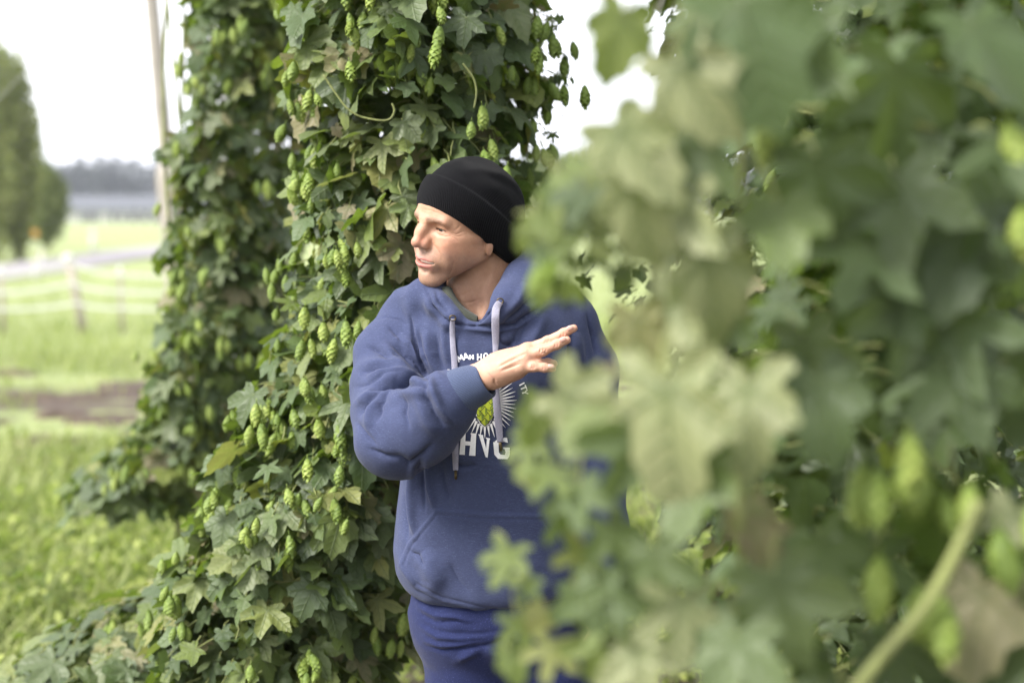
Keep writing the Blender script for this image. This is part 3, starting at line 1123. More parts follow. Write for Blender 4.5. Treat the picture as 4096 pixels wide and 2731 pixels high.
class HopPlant:
    def __init__(self, label, base, seed, group='hop plants'):
        self.t = thing('hop_plant', label, 'hop plant', base, group)
        self.base = Vector(base)
        self.hmax = 1.0
        self.dust = 1.0
        self.r = random.Random(seed)
        self.leaves, self.cones, self.stems, self.dry = [], [], [], []

    def leaf(self, p, out, size, up=.75, wild=.5, rot=None, kind=None, hue=None):
        R = rot if rot is not None else leaf_frame(out, self.r, up, wild)
        k = kind if kind is not None else self.r.randrange(len(KINDS))
        hue = hue or (self.r.random() * self.hmax, self.r.random() * .7 * self.dust)
        self.leaves.append((Vector(p), R, size, k, hue))
        # petiole
        b = Vector(p)
        e = b - Vector((out.x, out.y, 0)) * size * .7 + Vector((self.r.gauss(0, .012), self.r.gauss(0, .012), self.r.uniform(-.01, .04)))
        m = b.lerp(e, .5) - R @ Vector((0, .12 * size, -.05 * size))
        self.stems.append(tube([b, m, e], [.0011 + .006 * size, .0012 + .008 * size, .0014 + .008 * size], 4, False))

    def cluster(self, p, n, size):
        for _ in range(n):
            q = Vector(p) + Vector((self.r.gauss(0, .55), self.r.gauss(0, .45), -abs(self.r.gauss(0, .8)))) * size
            tilt = Matrix.Rotation(self.r.gauss(0, .22), 3, 'X') @ Matrix.Rotation(self.r.gauss(0, .22), 3, 'Y') @ Matrix.Rotation(self.r.uniform(0, 6.28), 3, 'Z')
            self.cones.append((q, tilt, size * self.r.uniform(.75, 1.2), self.r.randrange(4)))

    def fill(self, outline, Yc, hd, n, size, cones=0, cone_size=.042, shell=.45, up=.75, wild=.5, back=True, hole=0.0):
        """Scatter leaves through the plant's body. outline: (frame y, left, right) at distance Yc."""
        rows = []
        for py, l, r_ in outline:
            a, b = W(l, py, Yc), W(r_, py, Yc)
            rows.append((a.z, (a.x + b.x) / 2, (b.x - a.x) / 2))
        rows.sort()
        zs = [q[0] for q in rows]
        r = self.r

        def spot():
            while True:
                z = r.uniform(zs[0], zs[-1])
                c, h = np.interp(z, zs, [q[1] for q in rows]), np.interp(z, zs, [q[2] for q in rows])
                hmax = max(q[2] for q in rows)
                if r.random() > h / hmax:
                    continue
                a = r.uniform(0, 2 * math.pi) if back else r.uniform(math.pi * .95, math.pi * 2.05)
                q = shell + (1 - shell) * math.sqrt(r.random())
                if r.random() < .25:
                    q = r.random()
                lump = 1 + .22 * noise.noise(Vector((math.cos(a) * 1.4 + Yc * 3, math.sin(a) * 1.4, z * 3.2)))
                o = Vector((math.cos(a), math.sin(a), 0))
                p = Vector((c + h * o.x * q * lump, Yc + hd * o.y * q * lump, z))
                if hole and noise.noise(p * 6.0) > hole:
                    continue
                return p, o
        for _ in range(n):
            p, o = spot()
            self.leaf(p, o, size * (.45 + 1.15 * r.random() ** 1.3), up, wild)
        k = 0
        while k < cones:
            p, o = spot()
            if o.y > .1:
                continue
            m = r.randint(1, 4)
            self.cluster(p + o * .055, m, cone_size)
            k += m
        self.axis = [(np.interp(z, zs, [q[1] for q in rows]), z) for z in np.linspace(zs[0], zs[-1], 12)]
        self.Yc = Yc

    def bine(self, pts, r0, dry=False):
        (self.dry if dry else self.stems).append(tube(smooth_path(pts, 6), r0, 7))

    def finish(self, n_leaf=280, n_cone=280):
        def score(p):
            q = project([p])[0]
            inside = -150 < q[0] < 4246 and -150 < q[1] < 2880
            return (0 if inside else 100) + p.y
        self.leaves.sort(key=lambda L: score(L[0]) - 6 * L[2])
        self.cones.sort(key=lambda L: score(L[0]))
        for p, R, s, k, hue in self.leaves[:n_leaf]:
            o = bpy.data.objects.new('leaf', LEAF_ME[k])
            o.color = (hue[0], hue[1], 0, 1)
            COL.objects.link(o)
            o.parent = self.t
            o.matrix_parent_inverse = Matrix.Translation(-self.t.location)
            o.matrix_basis = Matrix.Translation(p) @ (R * s).to_4x4()
        rest = self.leaves[n_leaf:]
        if rest:
            Vs, Ts, Us, Rs, b = [], [], [], [], 0
            for p, R, s, k, hue in rest:
                V, T = LOW[k]
                M = np.array(R * s, np.float32)
                Vs.append(V @ M.T + np.array(p, np.float32))
                Ts.append(T + b)
                Us.append(V[:, :2])
                Rs.append(np.full(len(V), self.r.random(), np.float32))
                b += len(V)
            me = quads_mesh('foliage', np.concatenate(Vs), np.concatenate(Ts))
            uv_from(me, np.concatenate(Us))
            point_attr(me, 'rnd', np.concatenate(Rs))
            child('foliage', me, M_HOPFILL, self.t, kind='stuff')
        for p, R, s, k in self.cones[:n_cone]:
            o = bpy.data.objects.new('hop_cone', CONE_ME[k])
            COL.objects.link(o)
            o.parent = self.t
            o.matrix_parent_inverse = Matrix.Translation(-self.t.location)
            o.matrix_basis = Matrix.Translation(p) @ (R * s).to_4x4()
        rest = self.cones[n_cone:]
        if rest:
            Vs, Ts, Rs, b = [], [], [], 0
            for p, R, s, k in rest:
                V, T, Q = CONES[k]
                Vs.append(V @ np.array(R * s, np.float32).T + np.array(p, np.float32))
                Ts.append(T + b)
                Rs.append(Q)
                b += len(V)
            me = quads_mesh('cones', np.concatenate(Vs), np.concatenate(Ts))
            point_attr(me, 'rnd', np.concatenate(Rs))
            child('more_cones', me, M_CONE, self.t, kind='stuff')
        if self.stems:
            V, Fc = join(*self.stems)
            child('stems', mesh_from('stems', V, Fc), M_BINE, self.t, kind='stuff')
        if self.dry:
            V, Fc = join(*self.dry)
            child('dry_bine', mesh_from('dry_bine', V, Fc), M_STEM_DRY, self.t)


def S(rows):        # outlines noted on a 2352 wide copy of the frame
    return [(y * 1.7415, l * 1.7415, r * 1.7415) for y, l, r in rows]


def twine(plant, x, Y, z0, z1, r=.006, n=3, spread=.04):
    for k in range(n):
        ph = k * 2.1
        pts = [(x + spread * math.sin(q * .8 + ph), Y + spread * math.cos(q * .8 + ph), z0 + (z1 - z0) * q / 14) for q in range(15)]
        plant.bine(pts, r)


# --- the plant right behind the man
A = HopPlant('tall dense hop plant hung with cones directly behind the man', (-0.42, 3.42, 0), 101)
A.fill(S([(-420, 640, 1220), (0, 640, 1220), (150, 680, 1215), (300, 700, 1205), (450, 690, 1215), (600, 690, 1200), (750, 650, 1150), (850, 600, 1110), (950, 580, 1080)]),
       3.40, .36, 3000, .056, 480, .031, hole=.36, wild=.75)
A.fill(S([(900, 585, 1080), (1000, 545, 1060), (1100, 490, 1030), (1200, 455, 1000), (1300, 420, 970), (1400, 380, 950), (1500, 360, 925), (1560, 380, 880)]), 3.38, .34, 1400, .062, 170, .030, up=1.0, wild=.65)
A.fill(S([(-2200, 660, 1200), (-420, 640, 1220)]), 3.42, .34, 900, .08)
twine(A, -.42, 3.42, 0, 4.8)
for _ in range(34):      # thin shoots reaching out on the right, against the sky
    py = A.r.uniform(-20, 330)
    p0 = W(A.r.uniform(1150, 1200) * 1.7415, py * 1.7415, 3.40)
    p1 = W(A.r.uniform(1215, 1320) * 1.7415, (py + A.r.uniform(-10, 60)) * 1.7415, 3.40 + A.r.uniform(-.1, .1))
    A.bine([p0, p0.lerp(p1, .5) + Vector((0, 0, .02)), p1], .0011)
    for q in (.6, .85, 1.0):
        if A.r.random() < .55:
            A.leaf(p0.lerp(p1, q), Vector((.8, -.5, 0)), A.r.uniform(.012, .028), .4, .7)
    if A.r.random() < .4:
        A.cluster(p1, 1, .036)
z = lambda *q: [(1000 + x / 1.568, y / 1.568) for x, y in q]
A.bine([W(*p, 3.05) for p in z((460, 470), (540, 590), (620, 690), (720, 740), (860, 755), (905, 700), (890, 650))], .0022)
A.bine([W(*p, 3.03) for p in z((1335, 400), (1400, 490), (1420, 580), (1405, 680))], .0022)
A.finish(300, 300)

# --- the next plant of the row, further off to the left
B = HopPlant('hop plant farther down the row with a grey pole behind it', (-1.22, 5.25, 0), 102)
B.fill(S([(-420, 440, 690), (0, 435, 690), (120, 440, 700), (240, 440, 700), (340, 400, 700), (420, 405, 690), (520, 400, 690), (620, 390, 680), (720, 385, 650), (820, 365, 625), (920, 345, 600), (1000, 325, 575), (1060, 280, 540)]),
       5.2, .34, 3200, .056, 200, .036, hole=.28, wild=.75)
B.fill(S([(1000, 300, 560), (1060, 220, 540), (1100, 160, 520), (1150, 150, 480)]), 5.3, .30, 420, .068, 6, .04, up=1.1)
B.fill(S([(-1500, 460, 690), (-420, 440, 690)]), 5.2, .34, 700, .08)
twine(B, -1.22, 5.2, 0, 5.0)
for px, py in ((375, 345), (385, 360), (400, 350), (372, 365), (410, 365), (366, 352)):
    B.leaf(W(px * 1.7415, py * 1.7415, 5.1), Vector((-.6, -.6, 0)), .05)
B.finish(220, 70)

# --- shoots sprawling over the ground at the lower left
E_ = HopPlant('low hop shoots sprawling along the ground at the lower left', (-1.15, 3.9, 0), 103)
E_.fill(S([(1300, 420, 660), (1360, 300, 640), (1420, 170, 620), (1480, 40, 600), (1540, -20, 580), (1620, -60, 560)]), 3.75, .34, 520, .072, 12, .038, shell=.3, up=1.5, wild=.45)
for k in range(6):
    E_.bine([(-.55 - .1 * k, 3.6 + .05 * k, .55), (-.8, 3.7 + .05 * k, .5 + .02 * k), (-1.2, 3.75, .38), (-1.4, 3.8 + .03 * k, .1), (-1.45, 3.9, 0)], .003)
E_.finish(240, 20)

# --- plant behind the near one, dark in the gaps on the right
D = HopPlant('shaded hop plant seen through the gaps of the blurred near leaves', (0.95, 3.55, 0), 104)
D.hmax = 0.6  # leaf colours held dark, painting in the shade of the gaps
D.dust = 0.3
D.fill(S([(-420, 1560, 2560), (0, 1540, 2560), (300, 1560, 2560), (700, 1560, 2540), (1000, 1540, 2530), (1250, 1540, 2500), (1500, 1640, 2480)]), 3.7, .55, 2600, .072, 60, .036, hole=.50)
for px, py in ((1340, 590), (1360, 610), (1345, 640), (1430, 640), (1440, 680), (1420, 720), (1450, 700), (1435, 660), (1460, 730), (1475, 690), (1465, 620)):
    D.leaf(W(px * 1.7415, py * 1.7415, 3.5), Vector((-.6, -.6, 0)), D.r.uniform(.03, .05))
D.fill(S([(-2000, 1560, 2700), (-420, 1560, 2600)]), 3.7, .6, 1100, .09)
twine(D, .95, 3.6, 0, 4.8)
D.finish(200, 40)

# --- the near plant, far out of focus
C_ = HopPlant('large blurred hop plant close to the camera covering the right side', (0.70, 1.40, 0), 105)
C_.hmax = 0.58  # darker leaf hues deepen the shade between leaves by colour
C_.fill(S([(-4000, 1700, 2900), (-500, 1700, 2800)]), 1.62, .34, 650, .085)
C_.dust = 0.35
C_.fill(S([(-500, 1650, 2600), (0, 1640, 2600), (200, 1680, 2600), (400, 1690, 2600), (560, 1720, 2600), (760, 1740, 2600), (900, 1700, 2600), (1080, 1640, 2600), (1200, 1620, 2600), (1400, 1560, 2600), (1620, 1560, 2600)]),
        1.54, .28, 300, .064, 0, .045, hole=.26, shell=.35, wild=.75)
C_.fill(S([(-500, 1760, 2600), (400, 1760, 2600), (900, 1720, 2600), (1700, 1640, 2600)]), 2.0, .25, 220, .078, 8, .040, hole=.35, shell=.2)
for _ in range(46):     # young yellow-green leaves reaching out beside the beanie and shoulder
    px, py = C_.r.uniform(1225, 1450), C_.r.uniform(370, 640)
    if px < 1225 + max(0, py - 560) * 2.2 or px < 1330 - (py - 370) * 1.0:
        continue
    C_.leaf(W(px * 1.7415, py * 1.7415, C_.r.uniform(1.24, 1.36)), Vector((-.3, -.9, 0)), C_.r.uniform(.018, .034), .5, .6, hue=(C_.r.choice((.2, .5, .7, .8, .86, .88)), C_.r.random() * .5))
SPOTS = [  # x, y, distance, size, tilt of the tip (0 = hanging down), kind, (hue, dust): the leaves that read singly
    (1430, 40, 1.06, .050, -20, 0, .86, .5), (1560, 150, 1.02, .062, 35, 0, .3, .9), (1700, 10, 1.02, .090, 15, 0, .4, .3), (1830, 60, 1.05, .080, -20, 1, .3, .5), (1590, 30, 1.05, .06, 60, 4, .5, .7),
    (1420, 300, 1.03, .070, 30, 4, .62, .9), (1460, 420, 1.03, .060, 10, 0, .70, .9), (1350, 440, 1.06, .036, -15, 1, .10, .1), (1300, 400, 1.08, .030, 40, 0, .80, .3), (1600, 300, 1.05, .07, -30, 1, .2, .6),
    (1250, 500, 1.10, .026, 25, 4, .84, .1), (1222, 520, 1.11, .022, -30, 0, .86, .1), (1290, 545, 1.10, .024, 10, 4, .78, .2), (1240, 470, 1.12, .020, 70, 0, .80, .1),
    (1560, 460, 1.05, .070, -10, 1, .25, .9), (1620, 590, 1.04, .065, 15, 0, .45, 1.0), (1790, 480, 1.06, .060, 0, 4, .70, .5), (1880, 380, 1.09, .075, 10, 1, .3, .4), (2060, 420, 1.10, .08, 5, 1, .15, .5), (1990, 560, 1.1, .07, -20, 3, .5, .4), (2220, 540, 1.12, .07, -20, 0, .1, .2),
    (1460, 735, 1.06, .045, 5, 0, .94, .8), (1540, 700, 1.06, .060, -20, 4, .6, .9), (1390, 850, 1.08, .022, 20, 4, 1.0, .2), (1640, 720, 1.08, .06, 20, 1, .3, .5),
    (1300, 905, 1.06, .055, 60, 0, .72, 1.0), (1400, 930, 1.05, .055, -30, 4, .78, .8), (1240, 930, 1.08, .034, -15, 0, .84, .7), (1215, 1010, 1.10, .030, 10, 3, .84, .3), (1270, 1080, 1.08, .034, -20, 3, .80, .3), (1205, 1070, 1.10, .022, 25, 0, .87, .3), (1330, 1120, 1.07, .040, 15, 1, .6, .6),
    (1530, 890, 1.00, .085, 5, 0, .66, .9), (1720, 890, 1.03, .066, 5, 0, .5, 1.0), (1480, 1000, 1.02, .060, -30, 1, .55, .7), (1600, 1060, 1.01, .062, -5, 4, .6, .8), (1850, 780, 1.10, .07, 20, 1, .2, .6), (1880, 870, 1.08, .065, 10, 0, .3, .4),
    (1372, 1345, 1.05, .050, 8, 1, .45, .6), (1400, 1400, 1.06, .040, -15, 3, .80, .4),
    (1710, 1170, 1.10, .048, 5, 0, 1.0, .1), (1740, 1220, 1.12, .040, 30, 4, .97, .1),
    (1170, 1265, 1.11, .032, -10, 3, .83, .1), (1150, 1300, 1.11, .026, 30, 3, .85, .2), (1215, 1330, 1.10, .026, -25, 3, .75, .2), (1190, 1420, 1.10, .030, 20, 3, .82, .3), (1250, 1400, 1.09, .026, -30, 4, .93, .6), (1170, 1500, 1.10, .026, 10, 0, .80, .2), (1270, 1480, 1.08, .034, -10, 3, .90, .7),
    (1290, 1180, 1.08, .032, 20, 3, .76, .2), (1340, 1260, 1.07, .036, -20, 3, .90, .7), (1400, 1210, 1.06, .042, 10, 1, .65, .7), (1330, 1360, 1.08, .036, 15, 1, .5, .4), (1420, 1330, 1.05, .046, -10, 3, .55, .8), (1500, 1270, 1.04, .055, 15, 1, .35, .7), (1560, 1380, 1.03, .055, 0, 3, .5, .9), (1380, 1470, 1.06, .040, -15, 1, .84, .5), (1460, 1490, 1.04, .05, 20, 1, .62, .9),
    (1780, 1340, 1.04, .075, 20, 1, .35, .8), (1690, 1460, 1.02, .07, -10, 1, .45, .7), (1880, 1250, 1.10, .06, 20, 3, .2, .5), (1950, 900, 1.12, .06, -15, 3, .1, .3), (2080, 700, 1.12, .07, -15, 1, .1, .4), (2200, 860, 1.12, .07, 10, 1, .3, .5), (2300, 320, 1.12, .07, 10, 3, .1, .2), (2060, 160, 1.10, .08, 0, 1, .2, .3), (2260, 1360, 1.1, .07, -10, 0, .96, .7), (2230, 60, 1.1, .07, 20, 0, .3, .3), (2330, 1180, 1.1, .05, -20, 1, .4, .9),
]
for px, py, Y, s, ang, kd, hue_, pale_ in SPOTS:
    Y, s = Y * 1.15, s * 1.15
    p = W(px * 1.7415, py * 1.7415, Y)
    nrm = Vector((C_.r.gauss(-.15, .45), -1, C_.r.uniform(-.1, 1.1))).normalized()
    tip = Vector((math.sin(math.radians(ang)), 0, -math.cos(math.radians(ang))))
    tip = (tip - nrm * tip.dot(nrm)).normalized()
    C_.leaf(p, Vector((0, -1, 0)), s, rot=Matrix((tip.cross(nrm), tip, nrm)).transposed(), kind=kd, hue=(hue_, 1.05 if pale_ >= .85 else pale_ * .6))
for px, py, n in ((1250, 575, 2), (1285, 590, 2), (1320, 560, 2), (2010, 980, 3), (2110, 990, 2), (2080, 1210, 2), (2160, 1230, 1), (2260, 1110, 3), (2330, 1030, 2), (2225, 205, 1), (2330, 450, 2), (1700, 130, 1), (1460, 900, 1)):
    C_.cluster(W(px * 1.7415, py * 1.7415, 1.26), n, .038 if px > 1400 else .020)
C_.bine([W(x * 1.7415, y * 1.7415, 1.20) for x, y in ((2250, 1150), (2190, 1280), (2120, 1400), (2040, 1490), (1950, 1600))], .0060)
C_.bine([W(x * 1.7415, y * 1.7415, 1.25) for x, y in ((1660, 180), (1690, 240), (1705, 330), (1700, 450), (1710, 600), (1715, 800), (1700, 1000), (1700, 1300), (1700, 1650))], .0036)
C_.bine([W(x * 1.7415, y * 1.7415, 1.27) for x, y in ((1650, 60), (1560, 220), (1500, 330), (1490, 520), (1500, 700))], .0026)
C_.bine([W(x * 1.7415, y * 1.7415, 1.33) for x, y in ((1700, 300), (1830, 250), (2000, 260), (2150, 300))], .0026)
twine(C_, .85, 1.54, 0, 2.6)
C_.finish(290, 60)

# --- more row plants, mostly out of view, added to shade the near ones
for x, y, seed in ((1.12, .45, 108), (1.05, -.75, 109)):
    F_ = HopPlant('unseen hop plant of the near row, added for shade ' + ('just right of the camera' if y > 0 else 'behind the camera'), (x, y, 0), seed)
    for _ in range(620):
        a, q = F_.r.uniform(0, 6.28), F_.r.random() ** .4
        o = Vector((math.cos(a), math.sin(a), 0))
        F_.leaf(Vector((x + .42 * q * o.x, y + .45 * q * o.y, F_.r.uniform(.3, 4.3))), o, .085 * F_.r.uniform(.6, 1.3))
    twine(F_, x, y, 0, 4.6)
    F_.finish(40, 0)

for lab, base, out, Yc, hd, n, seed in (
        ('hop plant at the far right behind the shaded one', (1.55, 5.6, 0), S([(-420, 1620, 2500), (0, 1620, 2500), (600, 1600, 2480), (1200, 1560, 2440)]), 5.6, .5, 1100, 106),
        ('hop plant mostly past the right edge, added to shade its neighbours', (1.45, 2.6, 0), S([(-700, 2420, 3000), (0, 2420, 3000), (900, 2420, 3000), (1900, 2440, 2960)]), 2.6, .35, 700, 107)):
    F_ = HopPlant(lab, base, seed)
    F_.hmax = .7
    F_.dust = .3
    F_.fill(out, Yc, hd, n, .074, 20, .036)
    twine(F_, base[0], base[1], 0, 3.4)
    F_.finish(60, 20)
# ------------------------------------------------------------------ the man
def skin_material():
    m = Mat('skin')
    at = m.node('ShaderNodeAttribute', attribute_name='tone')
    co = m.coord('Object')
    fine = m.noise(900, 2, 0.6, co)
    mott = m.noise(60, 4, 0.6, co)
    col = m.mix(0.6, at.outputs['Color'], m.ramp(mott, [(0.3, (0.88, 0.76, 0.72)), (0.7, (1.12, 1.13, 1.12))]), 'MULTIPLY')
    m.set(Base_Color=col, Roughness=0.55, Subsurface_Weight=0.10, Subsurface_Scale=0.006)
    m.bsdf.inputs['Subsurface Radius'].default_value = (1.0, 0.35, 0.2)
    m.bump(m.math('ADD', fine, m.noise(250, 3, 0.6, co)), 0.35, 0.0014)
    return m.m


def cloth_material(name, base, light, streak=(140, 140, 900), fleck=0.5, rough=0.95, bump=0.35, rib=None):
    m = Mat(name)
    co = m.coord('Object')
    big = m.noise(7, 4, 0.6, co)
    st = m.noise(1.0, 3, 0.7, m.coord('Object', streak))
    fl = m.noise(420, 2, 0.7, co)
    col = m.ramp(st, [(0.25, tuple(c * 0.72 for c in base)), (0.62, base), (0.80, light)])
    col = m.mix(m.math('MULTIPLY', m.ramp(fl, [(0.62, (0, 0, 0)), (0.74, (1, 1, 1))]), fleck), col, light)
    col = m.mix(0.5, col, m.ramp(big, [(0.25, (0.8, 0.8, 0.82)), (0.75, (1.15, 1.15, 1.12))]), 'MULTIPLY')
    m.set(Base_Color=col, Roughness=rough, Sheen_Weight=0.08, Sheen_Roughness=0.5)
    m.bsdf.inputs['Specular IOR Level'].default_value = 0.15
    h = m.math('ADD', m.noise(520, 2, 0.7, co), m.noise(1.0, 2, 0.6, m.coord('Object', streak)))
    m.bump(h, bump, 0.0016)
    return m.m


def rib_material(name, base, light, freq, bump=0.8, attr='rib', fleck=0.3, sheen=0.15, lowc=0.5, hic=1.15):
    """Knitted ribs that follow the 'rib' coordinate stored on the mesh."""
    m = Mat(name)
    at = m.node('ShaderNodeAttribute', attribute_name=attr)
    s = m.math('SINE', m.math('MULTIPLY', at.outputs['Fac'], freq))
    co = m.coord('Object')
    f = m.noise(500, 2, 0.7, co)
    w = m.math('MULTIPLY_ADD', s, 0.5, 0.5)
    col = m.mix(w, tuple(c * lowc for c in base), tuple(c * hic for c in base))  # rib shading painted in: furrows darkened, crests lightened
    col = m.mix(m.math('MULTIPLY', m.ramp(f, [(0.60, (0, 0, 0)), (0.75, (1, 1, 1))]), fleck), col, light)
    m.set(Base_Color=col, Roughness=0.95, Sheen_Weight=sheen)
    m.bsdf.inputs['Specular IOR Level'].default_value = 0.12
    m.bump(m.math('ADD', w, m.math('MULTIPLY', f, 0.4)), bump, 0.0022)
    return m.m


M_SKIN = skin_material()
HOOD_BLUE, HOOD_LIGHT = (0.049, 0.060, 0.122), (0.122, 0.143, 0.24)
M_HOODIE = cloth_material('heather_fleece', HOOD_BLUE, HOOD_LIGHT)
M_CUFF = rib_material('ribbed_cuff', (0.066, 0.086, 0.155), (0.14, 0.168, 0.26), 92, 0.4)
M_BEANIE = rib_material('black_rib_knit', (0.0026, 0.0026, 0.0036), (0.02, 0.02, 0.027), 165, 0.55, fleck=0.35, sheen=0.03, lowc=0.25, hic=2.0)
M_JEANS = cloth_material('blue_denim', (0.016, 0.022, 0.074), (0.095, 0.115, 0.28), (700, 700, 260), 0.55, 0.9, 0.4)
M_COLLAR = cloth_material('olive_polo', (0.055, 0.060, 0.048), (0.10, 0.105, 0.085), (300, 300, 300), 0.2)
M_STRING = cloth_material('lilac_cord', (0.34, 0.33, 0.42), (0.58, 0.56, 0.66), (900, 900, 500), 0.5, 0.95, 0.9)
M_PRINT = plain('white_screen_print', (0.82, 0.82, 0.84), 0.6, 0.06, 300)
M_GREEN = plain('lime_print', (0.42, 0.50, 0.035), 0.6, 0.10, 200)
M_OLIVE = plain('olive_print', (0.13, 0.20, 0.03), 0.6, 0.10, 200)
M_INK = plain('black_print', (0.012, 0.014, 0.012), 0.6, 0.1, 200)
M_BRASS = plain('dull_brass', (0.10, 0.075, 0.04), 0.4, 0.25, 300, 0, 1.0)
M_TEETH = plain('teeth', (0.80, 0.76, 0.66), 0.25, 0.06, 200)
M_NAIL = plain('finger_nail', (0.66, 0.40, 0.34), 0.3, 0.05, 300)
M_BOOT = plain('boot_leather', (0.05, 0.035, 0.025), 0.6, 0.3, 60, 0.3)

# --- head pose (facing the field on the left, tilted to the near shoulder)
H_PSI, H_PITCH, H_ROLL, H_S = math.radians(52), math.radians(4.3), math.radians(10.3), 1.04e-3
H_ORG = Vector((-0.0852, 2.75, 1.6604))


def head_axes():
    p, t, r = H_PSI, H_PITCH, H_ROLL
    Fv = Vector((-math.sin(p), -math.cos(p), 0))
    L = Vector((math.cos(p), -math.sin(p), 0))
    U = Vector((0, 0, 1))
    F1 = Fv * math.cos(t) - U * math.sin(t)
    U1 = U * math.cos(t) + Fv * math.sin(t)
    return F1, L * math.cos(r) - U1 * math.sin(r), U1 * math.cos(r) + L * math.sin(r)


H_AX = np.array([list(a) for a in head_axes()])


def head_to_world(P):
    return np.asarray(P, float) @ H_AX * H_S + np.array(H_ORG)


def world_to_head(p):
    return (np.array(p, float) - np.array(H_ORG)) @ H_AX.T / H_S


def gauss(d, w):
    return np.exp(-(d / w) ** 2)


def build_head():
    f = Field((-125, -105, -215), (140, 105, 150), 2.1)
    # skull and face masses (forward, left, up) in millimetres
    f.ell((-6, 0, 45), (97, 75, 80))
    f.ell((42, 0, 45), (56, 59, 46), 20)
    f.ell((44, 0, -4), (50, 60, 62), 22)
    for s in (1, -1):
        f.cone((16, s * 45, -34), (78, s * 13, -80), 14, 14, 20)               # jaw bone
        f.ell((20, s * 50, -20), (32, 14, 28), 20)                             # masseter
        f.ell((58, s * 39, -28), (32, 20, 36), 20)                            # cheek
        f.cone((74, s * 42, -6), (22, s * 62, 2), 11, 8, 12)                  # cheek bone
        f.cone((95, s * 10, 31), (84, s * 41, 30), 7.5, 7, 12)               # brow
    f.ell((83, 0, -80), (17, 20, 15), 14)                                     # chin
    f.ell((88, 0, -46), (19, 30, 24), 16)                                     # mouth mound
    for s in (1, -1):
        f.ell((97, s * 29, 16), (12, 15, 10.5), 9, 'cut')                     # socket
        f.ell((74.5, s * 31, 16), (13.6, 13.8, 13.6), 3.5)                    # lids over the eye
        f.ell((89, s * 31, 14.4), (14, 12.0, 1.7), 0.9, 'cut')                # the narrowed opening
    # nose
    f.chain([(96, 0, 26), (104, 0, 8), (113, 0, -10)], [7.5, 8.5, 9.5], 10)
    f.ell((114, 0, -12), (10, 9.5, 8.8), 6)
    for s in (1, -1):
        f.ell((101, s * 11.5, -17.5), (9.5, 5.2, 6.2), 7)
        f.cone((96, s * 9, -4), (103, s * 10, -13), 8, 7, 6)
        f.ell((107, s * 6.5, -24.5), (5.5, 3.4, 3.6), 2, 'cut')
    # lips
    for s in (1, -1):
        f.chain([(105.5, 0, -40.8), (102, s * 9, -40.2), (98, s * 17, -42), (87, s * 31, -46)], [3.5, 3.8, 3.4, 1.8], 3)
        f.chain([(103, 0, -55), (99.5, s * 10, -55), (96, s * 18, -53.5), (87, s * 30, -48)], [4.9, 4.8, 4.2, 1.8], 3)
    f.ell((92, 0, -47.6), (24, 28, 4.0), 0.9, 'cut')
    f.ell((101, 0, -63), (7, 16, 4), 7, 'cut')
    f.cone((110, 0, -27), (108, 0, -37), 1.6, 2.0, 3, 'cut')                  # philtrum
    for s in (1, -1):
        f.ell((2, s * 70, -19), (8, 5, 14), 3)                             # ear lobe
        f.ell((-6, s * 72, 10), (14, 5, 22), 3)
    # neck, carried down into the collar
    nk = [world_to_head(W(*q)) for q in ((1925, 1030, 2.790), (1915, 1150, 2.795), (1935, 1290, 2.80))]
    f.chain(nk, [60, 57, 64], 16)
    f.cone(world_to_head(W(2010, 1050, 2.76)), world_to_head(W(1935, 1275, 2.725)), 12, 9, 16)   # neck muscle
    f.cone(world_to_head(W(1826, 1150, 2.745)), world_to_head(W(1880, 1270, 2.735)), 16, 14, 16)  # throat
    f.ell(world_to_head(W(1845, 1195, 2.738)), (11, 11, 16), 16)
    me = subdivided(f.mesh('head', 2), 1)
    me.vertices.foreach_set('co', head_to_world(verts_of(me)).astype(np.float32).ravel())
    me.update()
    z = lambda *q: [(1550 + x / 2.413, 600 + y / 2.413) for x, y in q]
    k = 0.9 / 2.3
    press_folds(me, [
        (z((425, 890), (475, 950), (515, 1030), (530, 1090)), 5, -1.5 * k, 0, 9), (z((440, 860), (505, 950), (560, 1040)), 12, 1.2 * k, 0, 9),
        (z((605, 1020), (640, 1080), (628, 1150), (590, 1220)), 6, -1.7 * k, 0, 9), (z((560, 1010), (590, 1080), (575, 1160)), 10, 1.2 * k, 0, 9),
        (z((455, 705), (510, 722), (570, 762), (618, 808)), 3.2, -1.6 * k, 0, 9), (z((450, 690), (520, 690), (600, 740), (650, 800)), 7, 1.3 * k, 0, 9),
        (z((450, 775), (490, 818), (560, 838), (620, 830)), 4, -1.5 * k, 0, 9), (z((440, 800), (490, 845), (570, 862)), 7, 0.9 * k, 0, 9),
        (z((605, 808), (670, 812), (735, 785)), 3, -1.3 * k, 0, 9), (z((605, 820), (680, 835), (720, 830)), 3, -1.2 * k, 0, 9),
        (z((600, 830), (650, 855), (690, 890)), 3, -1.1 * k, 0, 9), (z((640, 790), (690, 740), (730, 690)), 5, -0.8 * k, 0, 9),
        (z((330, 570), (420, 585), (520, 620)), 4, -0.7 * k, 0, 9), (z((355, 640), (362, 690)), 3, -1.0 * k, 0, 9),
        (z((640, 1420), (720, 1400), (830, 1350)), 5, -1.0 * k, 0, 9), (z((700, 1480), (800, 1470), (900, 1440)), 5, -1.0 * k, 0, 9),
        (z((1040, 1080), (1010, 1230), (930, 1420)), 12, 2.2 * k, 0, 9),
    ])
    L = world_to_head(verts_of(me).astype(float))
    F, S, U = L.T
    A = np.abs(S)
    tone = np.tile(np.array([0.43, 0.242, 0.155]), (len(L), 1))

    def blend(mask, c):
        nonlocal tone
        m = np.clip(mask, 0, 1)[:, None]
        tone = tone * (1 - m) + np.array(c) * m
    tone *= (0.94 + 0.12 * nrng.random(len(L)))[:, None]
